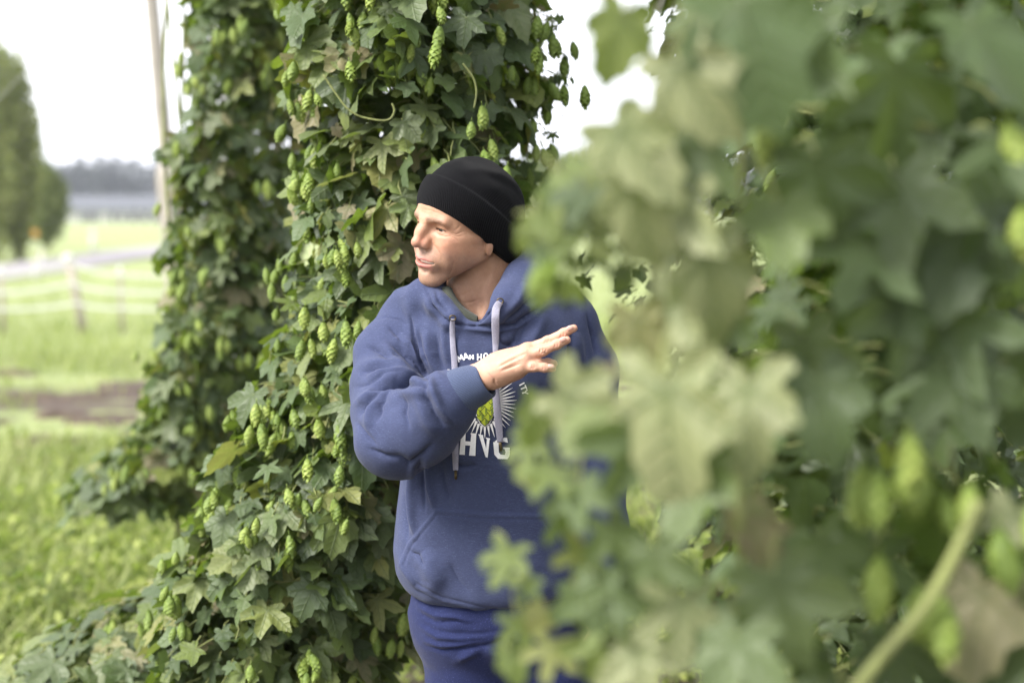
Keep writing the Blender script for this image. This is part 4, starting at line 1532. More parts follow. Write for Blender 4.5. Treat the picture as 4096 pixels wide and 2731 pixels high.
    blend(0.75 * gauss(np.sqrt((F - 112) ** 2 + S ** 2 + (U + 12) ** 2), 16), (0.50, 0.19, 0.13))
    blend(0.55 * gauss(np.sqrt((F - 76) ** 2 + (A - 42) ** 2 + (U + 16) ** 2), 24), (0.47, 0.20, 0.135))
    beard = np.clip((-22 - U + 0.22 * (F - 40)) / 14, 0, 1) * np.clip((U + 108) / 14, 0, 1) * np.clip((F - 5) / 30, 0, 1)
    blend((0.22 + 0.45 * nrng.random(len(L)) ** 2) * beard, (0.20, 0.14, 0.115))
    blend(0.25 * gauss(np.sqrt((F - 102) ** 2 * 0.5 + S ** 2 * 0.35 + (U + 32) ** 2), 11), (0.27, 0.19, 0.16))
    lipm = gauss((A / 34), 1.0) * np.clip(gauss(U + 41.8 + 0.004 * A ** 2, 4.4) + gauss(U + 54.5, 5.4), 0, 1) * (F > 84) * np.clip((28 - A) / 5, 0, 1)
    blend(1.0 * lipm, (0.47, 0.165, 0.15))
    brow_u = 33.0 - 0.006 * (A - 26) ** 2
    hair = nrng.random(len(L)) * 0.5 + 0.5
    blend(0.85 * gauss(U - brow_u, 4.8) * np.clip((A - 8) / 5, 0, 1) * np.clip((49 - A) / 6, 0, 1) * (F > 66) * hair, (0.13, 0.085, 0.06))
    lash = gauss(U - (16.9 - 0.014 * (A - 31) ** 2), 1.7) * (A > 20) * (A < 44) * (F > 72)
    blend(0.95 * lash, (0.05, 0.03, 0.022))
    blend(0.35 * gauss(np.sqrt((A - 31) ** 2 * 0.5 + (U - 8) ** 2), 8) * (F > 74), (0.42, 0.23, 0.18))
    # hair at the temple below the hat
    blend(0.35 * gauss(np.sqrt((F - 18) ** 2 + (U + 4) ** 2 * 0.3), 9) * (A > 55), (0.30, 0.22, 0.17))
    point_attr(me, 'tone', tone)
    me.update()
    return me


def build_beanie():
    f = Field((-135, -115, -110), (130, 115, 170), 2.6)
    sl = 0.78
    nrm = 1 / math.sqrt(1 + sl * sl)
    FRONT = 58

    def fn(X, Y, Z):
        def ell(c, r):
            x, y, z = (X - c[0]) / r[0], (Y - c[1]) / r[1], (Z - c[2]) / r[2]
            k0 = np.sqrt(x * x + y * y + z * z)
            return (k0 - 1) * min(r) * 1.0
        def smin(a, b, k):
            h = np.maximum(k - np.abs(a - b), 0) / k
            return np.minimum(a, b) - h * h * k * 0.25
        d = smin(ell((-8, 0, 41), (101, 83, 82)), ell((0, -2, 76), (70, 60, 56)), 34)
        d = smin(d, ell((-48, 0, 2), (58, 72, 78)), 25)
        s = (Z - FRONT - sl * (X - 94)) * nrm
        s = s + 0.0009 * np.maximum(X - 30, 0) ** 2
        # soft slack and creases of the knit above the turned-up band
        d = d + 1.2 * np.sin(X * 0.055 + Z * 0.045) * np.clip((s - 60) / 25, 0, 1)
        band = np.clip((56 - s) / 2.5, 0, 1)
        d = d - 5.5 * band - 1.0 * np.sin(np.clip(s / 56, 0, 1) * 3.14)
        return np.maximum(d, -s)
    f.apply(fn, f.lo + 8, (122, 107, 162), 0)
    me = f.mesh('beanie', 2)
    L = verts_of(me).astype(float)
    # dents and a raised seam across the crown
    n = normals_of(me)
    d, t = stroke_dist(L[:, [0, 2]], [(-70, 90), (-30, 112), (10, 122), (40, 118)])
    L += n * (2.2 * gauss(d, 7) * (L[:, 1] > -30))[:, None]
    L += n * (1.3 * gauss(stroke_dist(L[:, [0, 2]], [(-60, 40), (-30, 75), (20, 98)])[0], 9) - 1.6 * gauss(stroke_dist(L[:, [0, 2]], [(-80, 60), (-50, 88), (-5, 108)])[0], 8))[:, None] * (L[:, 1] > 0)[:, None]
    ang = np.arctan2(L[:, 1], L[:, 0] + 8 - 0.35 * (L[:, 2] - 40))
    point_attr(me, 'rib', ang)
    me.vertices.foreach_set('co', head_to_world(L).astype(np.float32).ravel())
    me.update()
    return me


def wrinkle(P, scale, stretch, amp, seed=0.0):
    out = np.empty(len(P))
    for i, p in enumerate(P):
        out[i] = noise.noise(Vector((p[0] * scale * stretch[0] + seed, p[1] * scale * stretch[1], p[2] * scale * stretch[2])))
    return out * amp


def press_folds(me, folds, soft=True):
    """Press creases and raise folds in the cloth along the lines where they run on the side facing the camera."""
    P = verts_of(me).astype(float)
    N = normals_of(me).astype(float)
    view = P - np.array([0, 0, CAM_Z])
    view /= np.linalg.norm(view, axis=1)[:, None]
    face = np.clip(-(N * view).sum(1) * 3, 0, 1)
    Q = project(P)
    disp = np.zeros(len(P))
    for line, width, amp, ylo, yhi in folds:
        if amp > 0 and soft:
            width, amp = width * 1.2, amp * 1.0
        d, t = stroke_dist(Q, line)
        prof = (gauss(d, width) if amp > 0 or not soft else np.exp(-1.25 * d / width)) * np.sqrt(np.clip(np.sin(np.pi * np.clip(t, 0.02, 0.98)), 0, 1))
        disp += 2.3 * amp * 0.001 * prof * face * (P[:, 1] > ylo) * (P[:, 1] < yhi)
    P += N * disp[:, None]
    me.vertices.foreach_set('co', P.astype(np.float32).ravel())
    me.update()


def Z2(pts):      # lines read off an enlarged view of the chest
    return [(1350 + x / 1.96, 1100 + y / 1.96) for x, y in pts]


def Z3(pts):      # lines read off an enlarged view of the belly and hips
    return [(1350 + x / 1.684, 1800 + y / 1.684) for x, y in pts]


SLEEVE = [((1618, 1315), 2.790, .056), ((1560, 1420), 2.755, .066), ((1556, 1560), 2.70, .069), ((1560, 1660), 2.650, .070),
          ((1578, 1740), 2.605, .067), ((1680, 1712), 2.575, .066), ((1762, 1632), 2.554, .058), ((1788, 1606), 2.549, .054)]
CUFF = [((1778, 1602), 2.549, .0445), ((1850, 1562), 2.540, .043), ((1905, 1537), 2.535, .038), ((1944, 1518), 2.530, .0335)]
ARM2 = [((2265, 1312), 2.80, .058), ((2325, 1480), 2.81, .068), ((2345, 1700), 2.81, .066), ((2376, 1900), 2.79, .060), ((2400, 2120), 2.77, .054), ((2408, 2270), 2.75, .045)]
TORSO = [(1215, 1660, 2260), (1350, 1640, 2290), (1500, 1645, 2290), (1700, 1632, 2300), (1900, 1604, 2325), (2050, 1590, 2335),
         (2190, 1578, 2345), (2270, 1585, 2340), (2330, 1615, 2315), (2420, 1665, 2280)]
HEM_Z = W(1920, 2436, 2.65).z


def build_hoodie():
    f = Field((-0.37, 2.45, 0.80), (0.25, 2.99, 1.66), 0.0062)
    # trunk: stacked oval sections
    zs, cx, hw = [], [], []
    for py, l, r in TORSO:
        a, b = W(l, py, 2.79), W(r, py, 2.79)
        zs.append(a.z); cx.append((a.x + b.x) / 2); hw.append((b.x - a.x) / 2)
    zs, cx, hw = (np.array(v[::-1]) for v in (zs, cx, hw))
    depth = np.interp(zs, [0.9, 1.0, 1.2, 1.4, 1.5], [.128, .138, .138, .132, .10])

    def trunk(X, Y, Z):
        z = np.broadcast_to(Z, Z.shape)
        c, a, b = np.interp(z, zs, cx), np.interp(z, zs, hw), np.interp(z, zs, depth)
        q = ((np.abs(X - c) / a) ** 2.5 + (np.abs(Y - 2.79) / b) ** 2.5) ** (1 / 2.5)
        d = (q - 1) * np.minimum(a, b)
        return np.maximum(d, Z - zs[-1])
    f.apply(trunk, (-0.26, 2.62, 0.83), (0.18, 2.96, 1.60), 0)
    P = lambda px, py, Y: W(px, py, Y)
    # shoulders
    f.cone(P(1900, 1205, 2.80), P(1640, 1288, 2.795), .060, .055, .05)
    f.cone(P(1960, 1205, 2.80), P(2262, 1292, 2.80), .060, .056, .05)
    f.ell(P(1975, 1420, 2.73), (.15, .085, .13), .05)
    f.chain([P(*p, y) for p, y, r in ARM2], [r for p, y, r in ARM2], .028)
    # lower edge: the hem drawn in over the hips
    f.apply(lambda X, Y, Z: Z - HEM_Z - 0.006 * np.sin(X * 14) + 0 * X + 0 * Y, (-.4, 2.4, .7), (.3, 3.0, HEM_Z), .022, 'cut')
    # hood lying round the neck, standing up behind the head on the right
    left = [P(1895, 1293, 2.668), P(1806, 1276, 2.665), P(1746, 1218, 2.685), P(1726, 1158, 2.735), P(1780, 1140, 2.84)]
    f.chain(left, [.014, .0175, .0200, .023, .035], .014)
    right = [P(1893, 1297, 2.66), P(1965, 1264, 2.655), P(2042, 1200, 2.675), P(2092, 1125, 2.72), P(2082, 1066, 2.79), P(2050, 1045, 2.86)]
    f.chain(right, [.014, .024, .034, .037, .039, .042], .016)
    f.chain([P(1785, 1140, 2.84), P(1900, 1090, 2.90), P(2050, 1045, 2.86)], [.035, .045, .042], .03)
    f.chain([P(2130, 1140, 2.76), P(2175, 1195, 2.76), P(2215, 1215, 2.80)], [.032, .036, .035], .03)
    f.chain([P(1690, 1185, 2.74), P(1640, 1205, 2.77)], [.032, .03], .03)
    # neck opening
    f.chain([P(1915, 1000, 2.775), P(1905, 1150, 2.77), P(1912, 1225, 2.745)], [.085, .066, .046], .008, 'cut')
    f.cone(P(1900, 1180, 2.72), P(1905, 1235, 2.655), .048, .024, .01, 'cut')
    # the raised near sleeve
    f.chain([P(*p, y) for p, y, r in SLEEVE], [r for p, y, r in SLEEVE], .020)
    f.ell(P(1555, 1795, 2.60), (.055, .058, .045), .03)
    f.chain([P(1530, 1838, 2.59), P(1618, 1858, 2.60), P(1690, 1815, 2.595)], [.016, .011, .014], .03)
    me = f.mesh('hoodie', 2)
    me = subdivided(me, 1)
    V = verts_of(me).astype(float)
    N = normals_of(me).astype(float)
    amp = 0.0022 + 0.0030 * gauss(np.linalg.norm(V - np.array(W(1600, 1650, 2.62)), axis=1), 0.14)
    V += N * ((0.30 - np.abs(wrinkle(V, 7, (1.4, 1.0, 0.55), 1.0, 3.1))) * amp * 2.6 + (0.3 - np.abs(wrinkle(V, 15, (0.7, 1.0, 1.3), 1.0, 6.4))) * amp * 1.1 + wrinkle(V, 30, (1.0, 1.0, 0.8), 1.0, 9.0) * amp * 0.4)[:, None]
    me.vertices.foreach_set('co', V.astype(np.float32).ravel())
    me.update()
    fr = 2.63
    more = [[(150, 880), (260, 850), (380, 800), (480, 800)], [(180, 1090), (260, 980), (370, 930)], [(430, 620), (520, 700), (590, 800)], [(480, 560), (620, 690), (700, 830)],
            [(230, 560), (330, 600), (430, 690)], [(150, 1150), (230, 1260), (300, 1330)], [(540, 960), (520, 1080), (560, 1200)], [(400, 400), (470, 470), (520, 560)], [(250, 1360), (380, 1420), (520, 1440)],
            [(640, 430), (660, 560), (720, 700)], [(1250, 480), (1300, 540), (1380, 560)], [(880, 1450), (960, 1500), (1080, 1490)], [(1420, 420), (1380, 520), (1290, 600)]]
    folds = [
        # armhole and sleeve head
        (Z2([(590, 330), (600, 480), (640, 640), (725, 850)]), 11, -9, 2.4, 3),
        (Z2([(300, 350), (380, 325), (470, 345), (560, 400)]), 5, -2.2, 2.4, 3),
        (Z2([(545, 180), (590, 330), (610, 520), (690, 760)]), 24, 5, 2.4, 3),
        (Z2([(450, 470), (560, 560), (660, 700)]), 17, 4.5, 2.4, 3), (Z2([(430, 560), (540, 640), (640, 780)]), 13, -4, 2.4, 3),
        (Z2([(340, 520), (460, 660), (600, 800)]), 20, 4, 2.4, 3),
        # bunching above the elbow
        (Z2([(230, 840), (340, 790), (470, 790), (600, 840), (720, 865)]), 20, 9, 2.4, 3),
        (Z2([(260, 930), (400, 880), (560, 872), (730, 890)]), 11, -8, 2.4, 3),
        (Z2([(200, 700), (330, 690), (470, 710), (600, 780)]), 18, 5, 2.4, 3),
        (Z2([(200, 760), (330, 745), (460, 755)]), 12, -4, 2.4, 3),
        (Z2([(160, 1000), (270, 930), (380, 940), (450, 900)]), 15, 6, 2.4, 3),
        (Z2([(320, 1130), (340, 1010), (420, 930)]), 10, -5, 2.4, 3),
        (Z2([(230, 1200), (260, 1050), (330, 970)]), 14, 4.5, 2.4, 3),
        (Z2([(400, 1010), (500, 935), (640, 920), (740, 930)]), 20, 5, 2.4, 3),
        (Z2([(480, 1430), (560, 1490), (660, 1420), (740, 1330)]), 12, -6, 2.4, 3),
        # cloth pushed up against the cuff
        (Z2([(730, 800), (745, 900), (800, 1030), (900, 1160)]), 13, 6, 2.4, 2.62),
        (Z2([(690, 850), (700, 960), (760, 1090), (850, 1210)]), 12, -4.5, 2.4, 2.62),
        (Z2([(640, 900), (640, 1000), (700, 1150), (790, 1270)]), 18, 3.5, 2.4, 2.62),
        # neck: hood seam, overlap at the front and the ridges of the hood
        (Z2([(1000, 395), (1120, 405), (1260, 415), (1400, 385), (1520, 300), (1640, 190)]), 6, -5.5, 2.4, 3),
        (Z2([(990, 420), (1120, 430), (1260, 440), (1410, 410), (1540, 325), (1660, 215)]), 5, 2.0, 2.4, 3),
        (Z2([(700, 110), (730, 230), (800, 330), (900, 390), (1000, 395)]), 7, -6, 2.4, 3),
        (Z2([(1065, 395), (1130, 345), (1210, 270)]), 5, -5, 2.4, 3),
        (Z2([(1300, 390), (1420, 300), (1520, 200), (1580, 80)]), 12, -5, 2.4, 3),
        (Z2([(1330, 300), (1420, 200), (1480, 60)]), 14, 3, 2.4, 3),
        (Z2([(770, 120), (800, 210), (870, 290)]), 8, -4, 2.4, 3),
        # chest
        (Z2([(700, 420), (720, 600), (790, 780)]), 16, 5, 2.4, 3), (Z2([(770, 460), (790, 640), (840, 760)]), 14, -4, 2.4, 3),
        (Z2([(830, 400), (840, 560), (870, 700)]), 12, 3, 2.4, 3),
        (Z2([(1500, 360), (1440, 480), (1400, 560)]), 22, -4, fr, 3), (Z2([(1620, 300), (1560, 450), (1500, 560)]), 22, 4, fr, 3),
        (Z2([(1830, 480), (1828, 640), (1845, 800)]), 9, -8, fr, 3), (Z2([(1870, 440), (1900, 640), (1920, 800)]), 18, 4, fr, 3),
        (Z2([(1960, 300), (2010, 480), (2030, 640)]), 10, -5, fr, 3),
        # belly
        (Z3([(500, 110), (497, 300), (505, 460), (530, 580)]), 12, 6, 2.4, 3), (Z3([(555, 60), (560, 250), (585, 420)]), 17, -6, 2.4, 3),
        (Z3([(600, 90), (620, 250), (655, 390)]), 12, 5, 2.4, 3), (Z3([(690, 60), (720, 220), (760, 360)]), 18, -3.5, 2.4, 3),
        (Z3([(450, 300), (455, 480), (470, 600)]), 12, -4, 2.4, 3),
        (Z3([(560, 700), (620, 760), (660, 860), (640, 960)]), 30, 6, 2.4, 3), (Z3([(500, 680), (560, 700), (610, 770)]), 9, -4, 2.4, 3),
        (Z3([(430, 700), (470, 800), (540, 900)]), 16, 4, 2.4, 3),
        (Z3([(760, 760), (820, 880), (900, 960)]), 26, -3, 2.4, 3),
    ]
    press_folds(me, folds + [(Z2(q), 10, -4.5, 2.4, 3) for q in more])
    # the sewn-on pouch pocket stands proud of the belly
    pocket = np.array(Z3([(665, 395), (1030, 425), (1400, 430), (1480, 570), (1560, 685), (1640, 800), (1640, 1000), (1300, 1120), (950, 1075), (700, 1015), (510, 915), (410, 780), (480, 620)]))
    V = verts_of(me).astype(float)
    N = normals_of(me).astype(float)
    Q = project(V)
    inside = np.zeros(len(Q), bool)
    j = len(pocket) - 1
    for i in range(len(pocket)):
        a, b = pocket[i], pocket[j]
        c = ((a[1] > Q[:, 1]) != (b[1] > Q[:, 1])) & (Q[:, 0] < (b[0] - a[0]) * (Q[:, 1] - a[1]) / (b[1] - a[1] + 1e-9) + a[0])
        inside ^= c
        j = i
    d, _ = stroke_dist(Q, np.vstack([pocket, pocket[:1]]))
    sd = np.where(inside, d, -d)
    ok = (N[:, 1] < 0.1) & (V[:, 1] > 2.6) & (V[:, 2] < W(1900, 1950, 2.65).z)
    V += N * (0.0045 * np.clip((sd + 3) / 6, 0, 1) * ok - 0.0022 * gauss(np.abs(sd - 20), 4) * ok)[:, None]
    me.vertices.foreach_set('co', V.astype(np.float32).ravel())
    me.update()
    return me


def ring_tube(pts, radii, n=40, squash=1.0, rows=7, bulge=0.0):
    """Sleeve-like open tube (with a turned-in end) as a grid; returns mesh with a 'rib' coordinate."""
    path = smooth_path(pts, rows)
    rad = np.interp(np.linspace(0, 1, len(path)), np.linspace(0, 1, len(radii)), radii)
    t_end = (path[-1] - path[-2]).normalized()
    path = list(path) + [path[-1] + t_end * 0.002, path[-1] + t_end * 0.0005, path[-1] - t_end * 0.02]
    rad = list(rad) + [rad[-1] - 0.0022, rad[-1] - 0.005, rad[-1] - 0.006]
    V, Fc, rib = [], [], []
    ref = Vector((0, 0, 1))
    for i, p in enumerate(path):
        t = (path[min(i + 1, len(pts) * rows - rows)] - path[max(min(i, len(path) - 4) - 1, 0)]).normalized()
        a = (ref - t * ref.dot(t)).normalized()
        b = t.cross(a)
        for k in range(n):
            an = 2 * math.pi * k / n
            V.append(p + (a * math.cos(an) + b * math.sin(an) * squash) * rad[i])
            rib.append(an if an < math.pi else 2 * math.pi - an)
    for i in range(len(path) - 1):
        for k in range(n):
            k2 = (k + 1) % n
            Fc.append((i * n + k, i * n + k2, (i + 1) * n + k2, (i + 1) * n + k))
    me = mesh_from('cuff', V, Fc)
    point_attr(me, 'rib', rib)
    return me


def build_hand():
    """Right hand held up in front of the chest, back of the hand to the camera, and the bare wrist."""
    H = lambda x, y, Y: W(1850 + x / 4.276, 1250 + y / 4.276, Y)
    lo = H(-40, 1330, 2.44)
    f = Field((lo.x - .01, 2.43, lo.z - .02), (H(2050, 0, 2.5).x + .01, 2.62, H(0, 120, 2.5).z + .01), 0.00175)
    # forearm and wrist
    f.chain([H(-60, 1235, 2.540), H(180, 1135, 2.534), H(400, 1065, 2.527), H(560, 1010, 2.525)], [.022, .0235, .0245, .026], .01, flat=((0, 1, 0), .75))
    mcp = [H(1110, 640, 2.535), H(1060, 755, 2.522), H(1030, 860, 2.513), H(985, 950, 2.510)]
    wr = [H(500, 960, 2.533), H(500, 1000, 2.526), H(500, 1050, 2.520), H(520, 1100, 2.520)]
    for a, b, r in zip(wr, mcp, (.0135, .0135, .0130, .0122)):
        f.cone(a, b, .0165, r, .016)
    f.cone(H(540, 1120, 2.525), H(930, 1020, 2.522), .0150, .0125, .012)            # heel of the hand
    f.ell(H(800, 880, 2.533), (.042, .013, .026), .012)              # palm
    fingers = [
        ([mcp[0], H(1455, 492, 2.532), H(1735, 350, 2.528), H(1905, 268, 2.527)], [.0112, .0090, .0082, .0070]),
        ([mcp[1], H(1370, 652, 2.516), H(1620, 538, 2.512), H(1785, 470, 2.512)], [.0115, .0095, .0085, .0073]),
        ([mcp[2], H(1290, 870, 2.520), H(1460, 865, 2.535), H(1560, 875, 2.545)], [.0112, .0092, .0084, .0074]),
        ([mcp[3], H(1215, 925, 2.502), H(1400, 940, 2.500), H(1545, 958, 2.502)], [.0112, .0087, .0078, .0066]),
    ]
    for pts, rad in fingers:
        f.chain(pts, rad, .0042)
        for q, r in ((pts[1], rad[1]), (pts[2], rad[2])):
            f.ell(q, (r * 1.06,) * 3, .003)
    for q, r in zip(mcp, (.0115, .012, .0115, .011)):
        f.ell(q - Vector((0, .003, -.001)), (r, r, r), .006)
    # thumb behind the palm
    f.chain([H(600, 930, 2.545), H(850, 800, 2.565), H(1080, 690, 2.572), H(1230, 640, 2.572)], [.016, .0125, .0105, .0085], .008)
    # creases over the middle knuckles and between the tendons
    for q, d in ((fingers[0][0][1], (3, 9)), (fingers[1][0][1], (3, 9)), (fingers[3][0][1], (1, 8))):
        for s in (-.004, 0, .004):
            c = q + Vector((s, -.0105, -s * .4))
            f.cone(c + Vector((-.0012, .0012, -.005)), c + Vector((.0012, .0012, .005)), .0009, .0009, .0012, 'cut')
    me = subdivided(f.mesh('hand', 2), 1)
    zz = lambda *q: [(1850 + x / 4.276, 1250 + y / 4.276) for x, y in q]
    press_folds(me, [(zz((640, 960), (850, 860), (1050, 770)), 6, 0.8, 0, 9), (zz((620, 880), (850, 760), (1080, 660)), 6, 0.8, 0, 9),
                     (zz((640, 920), (850, 810), (1060, 710)), 5, -0.7, 0, 9), (zz((660, 1000), (850, 930), (1000, 870)), 5, -0.6, 0, 9),
                     (zz((540, 1130), (550, 1200), (590, 1240)), 5, -1.2, 0, 9)]
                + [(zz((x + o, y - 55), (x + o + 12, y), (x + o - 4, y + 55)), 2.4, -.62, 0, 9) for x, y in ((1440, 470), (1345, 630), (1205, 915), (1700, 375), (1600, 545), (1400, 930)) for o in (-26, 0, 26)], False)
    P = verts_of(me).astype(float)
    Q = project(P)
    tone = np.tile(np.array([0.50, 0.295, 0.205]), (len(P), 1))
    for pts, rad in fingers:
        for q in (pts[1], pts[2]):
            m = (0.35 * gauss(np.linalg.norm(P - np.array(q), axis=1), .011))[:, None]
            tone = tone * (1 - m) + np.array([0.56, 0.27, 0.20]) * m
        m = (0.55 * gauss(np.linalg.norm(P - np.array(pts[3]), axis=1), .012))[:, None]
        tone = tone * (1 - m) + np.array([0.60, 0.29, 0.22]) * m
    for line in ([(2042, 1452), (2048, 1440), (2060, 1432)], [(2000, 1478), (2016, 1470)], [(1955, 1492), (1970, 1508)], [(2066, 1432), (2078, 1441)]):
        d, t = stroke_dist(Q, line)
        m = (0.5 * gauss(d, 2.6) * (P[:, 1] < 2.53))[:, None]
        tone = tone * (1 - m) + np.array([0.40, 0.13, 0.12]) * m
    point_attr(me, 'tone', tone)
    nails = [((1835, 262), (2.5195, .0068, .0042), -24), ((1715, 455), (2.503, .0066, .0042), -24), ((1515, 918), (2.4945, .0062, .0040), 6)]
    out = []
    for (x, y), (Y, a, b), ang in nails:
        c = H(x, y, Y)
        V, Fc = [], []
        rot = math.radians(-ang)
        for j in range(5):
            for i in range(8):
                an = 2 * math.pi * i / 8
                rr = math.sin(j / 4 * math.pi / 2)
                p = Vector((math.copysign(abs(math.cos(an)) ** .7, math.cos(an)) * a * rr, -0.0019 * math.cos(j / 4 * math.pi / 2) ** .5, math.copysign(abs(math.sin(an)) ** .7, math.sin(an)) * b * rr))
                V.append(c + Vector((p.x * math.cos(rot) - p.z * math.sin(rot), p.y, p.x * math.sin(rot) + p.z * math.cos(rot))))
        for j in range(4):
            for i in range(8):
                Fc.append((j * 8 + i, j * 8 + (i + 1) % 8, j * 8 + 8 + (i + 1) % 8, j * 8 + 8 + i))
        out.append(mesh_from('nail', V, Fc))
    return me, out


def build_inner_body():
    """The body under the clothes, coarse: it only has to carry them and join head and hands."""
    f = Field((-0.42, 2.45, 0.02), (0.32, 3.0, 1.60), 0.014)
    f.chain([(-.035, 2.79, .95), (-.035, 2.79, 1.15), (-.04, 2.79, 1.38)], [.095, .10, .10], .04)
    f.chain([W(1935, 1290, 2.80), W(1915, 1150, 2.795)], [.05, .04], .03)
    f.chain([W(1640, 1300, 2.80), W(1975, 1290, 2.80), W(2270, 1310, 2.80)], [.045, .06, .045], .03)
    f.chain([W(*p, y + .004) for p, y, r in SLEEVE] + [W(1935, 1520, 2.532)], [.042, .044, .042, .040, .038, .034, .030, .024, .017], .02)
    f.chain([W(*p, y) for p, y, r in ARM2], [.042, .044, .040, .036, .032, .026], .02)
    for x, xf in ((-.088, -.12), (.072, .10)):
        f.chain([(x, 2.79, .92), ((x + xf) / 2, 2.78, .50), (xf, 2.79, .10)], [.062, .045, .034], .03)
    me = f.mesh('inner', 2)
    point_attr(me, 'tone', np.tile(np.array([0.56, 0.33, 0.23]), (len(me.vertices), 1)))
    return me


def build_left_hand():
    """Hanging left hand, half hidden by the near leaves."""
    b = W(2413, 2290, 2.748)
    f = Field((b.x - .09, b.y - .12, b.z - .23), (b.x + .09, b.y + .09, b.z + .04), 0.003)
    f.chain([b + Vector((0, 0, .03)), b + Vector((0, -.005, -.02))], [.025, .026], .01)
    kn = []
    for i in range(4):
        k = b + Vector((-.012 + .004 * i, -.030 + .021 * i, -.085 + abs(i - 1.2) * .004))
        kn.append(k)
        f.cone(b + Vector((0, -.012 + .008 * i, -.015)), k, .017, .0125, .014)
        ln = (.072, .080, .074, .058)[i]
        f.chain([k, k + Vector((-.010, 0, -ln * .5)), k + Vector((-.026, 0, -ln * .80)), k + Vector((-.040, 0, -ln * .92))], [.0115, .0098, .0088, .0075], .004)
    f.chain([b + Vector((-.005, -.025, -.02)), b + Vector((-.018, -.048, -.055)), b + Vector((-.028, -.052, -.090))], [.016, .012, .009], .008)
    me = f.mesh('hand2', 2)
    point_attr(me, 'tone', np.tile(np.array([0.50, 0.295, 0.205]), (len(me.vertices), 1)))
    return me


def build_jeans():
    f = Field((-0.27, 2.58, 0.05), (0.23, 3.0, 1.02), 0.0075)
    f.chain([(-.032, 2.79, .98), (-.032, 2.79, .90)], [.135, .140], .03, flat=((0, 1, 0), .82))
    f.cone((-.09, 2.785, .90), (.028, 2.785, .90), .115, .115, .05)
    f.chain([(-.085, 2.775, .86), (-.080, 2.77, .74), (-.092, 2.765, .50), (-.11, 2.79, .10)], [.100, .083, .066, .058], .03)
    f.chain([(.060, 2.79, .86), (.085, 2.79, .74), (.098, 2.79, .50), (.11, 2.81, .10)], [.100, .080, .066, .058], .03)
    me = subdivided(f.mesh('jeans', 2), 1)
    V = verts_of(me).astype(float)
    N = normals_of(me).astype(float)
    V += N * (wrinkle(V, 16, (0.6, 0.8, 1.6), 0.0035, 1.7) + wrinkle(V, 40, (0.6, 0.8, 1.4), 0.0012, 5.0))[:, None]
    me.vertices.foreach_set('co', V.astype(np.float32).ravel())
    me.update()
    z = lambda pts: [(1650 + x / 3.136, 2300 + y / 3.136) for x, y in pts]
    press_folds(me, [
        (z([(60, 300), (250, 370), (480, 400), (800, 440)]), 6, -2.6, 2.4, 3), (z([(80, 400), (280, 500), (520, 520), (760, 600)]), 7, 2.4, 2.4, 3),
        (z([(90, 480), (300, 590), (560, 570), (800, 610)]), 6, -2.2, 2.4, 3), (z([(110, 600), (300, 700), (500, 730), (800, 740), (1050, 700)]), 7, -2.5, 2.4, 3),
        (z([(120, 650), (320, 770), (600, 790), (900, 760)]), 8, 2.4, 2.4, 3), (z([(150, 820), (330, 880), (560, 880), (800, 840)]), 7, 2.4, 2.4, 3),
        (z([(180, 890), (400, 940), (700, 900), (1000, 860), (1200, 780)]), 8, -2.2, 2.4, 3), (z([(560, 1060), (700, 990), (820, 950)]), 14, 4, 2.4, 3),
        (z([(1250, 780), (1240, 1000), (1270, 1340)]), 22, -16, 2.4, 3), (z([(900, 900), (1050, 1000), (1150, 1200)]), 20, 4, 2.4, 3),
    ])
    return me


def build_boot(x, side):
    f = Field((x - .08, 2.55, -.01), (x + .08, 2.93, .24), 0.006)
    f.cone((x, 2.82, .09), (x, 2.82, .20), .052, .056, .02)
    f.cone((x, 2.83, .055), (x + side * .012, 2.66, .042), .048, .044, .03)
    f.apply(lambda X, Y, Z: Z - 0.003 + 0 * X + 0 * Y, (x - .1, 2.5, -.04), (x + .1, 3, .004), .004, 'cut')
    return f.mesh('boot', 1)


def join_meshes(name, meshes):
    """One mesh out of several that share the 'tone' attribute."""
    V, Fc, T, b = [], [], [], 0
    for me in meshes:
        v = verts_of(me)
        n = len(me.polygons)
        q = np.empty(n * 4, np.int32)
        me.polygons.foreach_get('vertices', q)
        t = np.empty(len(v) * 4, np.float32)
        me.attributes['tone'].data.foreach_get('color', t)
        V.append(v); Fc.append(q.reshape(-1, 4) + b); T.append(t.reshape(-1, 4))
        b += len(v)
    out = quads_mesh(name, np.concatenate(V), np.concatenate(Fc))
    point_attr(out, 'tone', np.concatenate(T))
    return out


def eyeball(c):
    V, Fc = [], []
    n, m = 20, 14
    tone = []
    gaze = Vector((0.985, 0.0, -0.02))
    for j in range(m + 1):
        for i in range(n):
            th, ph = math.pi * j / m, 2 * math.pi * i / n
            d = Vector((math.cos(th), math.sin(th) * math.cos(ph), math.sin(th) * math.sin(ph)))
            V.append(head_to_world([[c[0] + d.x * 12.2, c[1] + d.y * 12.2, c[2] + d.z * 12.2]])[0])
            a = math.degrees(math.acos(max(-1, min(1, d.x))))
            tone.append((0.008, 0.008, 0.008) if a < 12 else ((0.022, 0.026, 0.026) if a < 31 else (0.34, 0.29, 0.26)))
    for j in range(m):
        for i in range(n):
            Fc.append((j * n + i, j * n + (i + 1) % n, (j + 1) * n + (i + 1) % n, (j + 1) * n + i))
    me = mesh_from('eye', V, Fc)
    point_attr(me, 'tone', tone)
    return me


def eye_material():
    m = Mat('eye')
    at = m.node('ShaderNodeAttribute', attribute_name='tone')
    col = m.mix(0.2, at.outputs['Color'], m.ramp(m.noise(400, 2), [(0.3, (0.8, 0.7, 0.7)), (0.7, (1, 1, 1))]), 'MULTIPLY')
    m.set(Base_Color=col, Roughness=0.08)
    return m.m


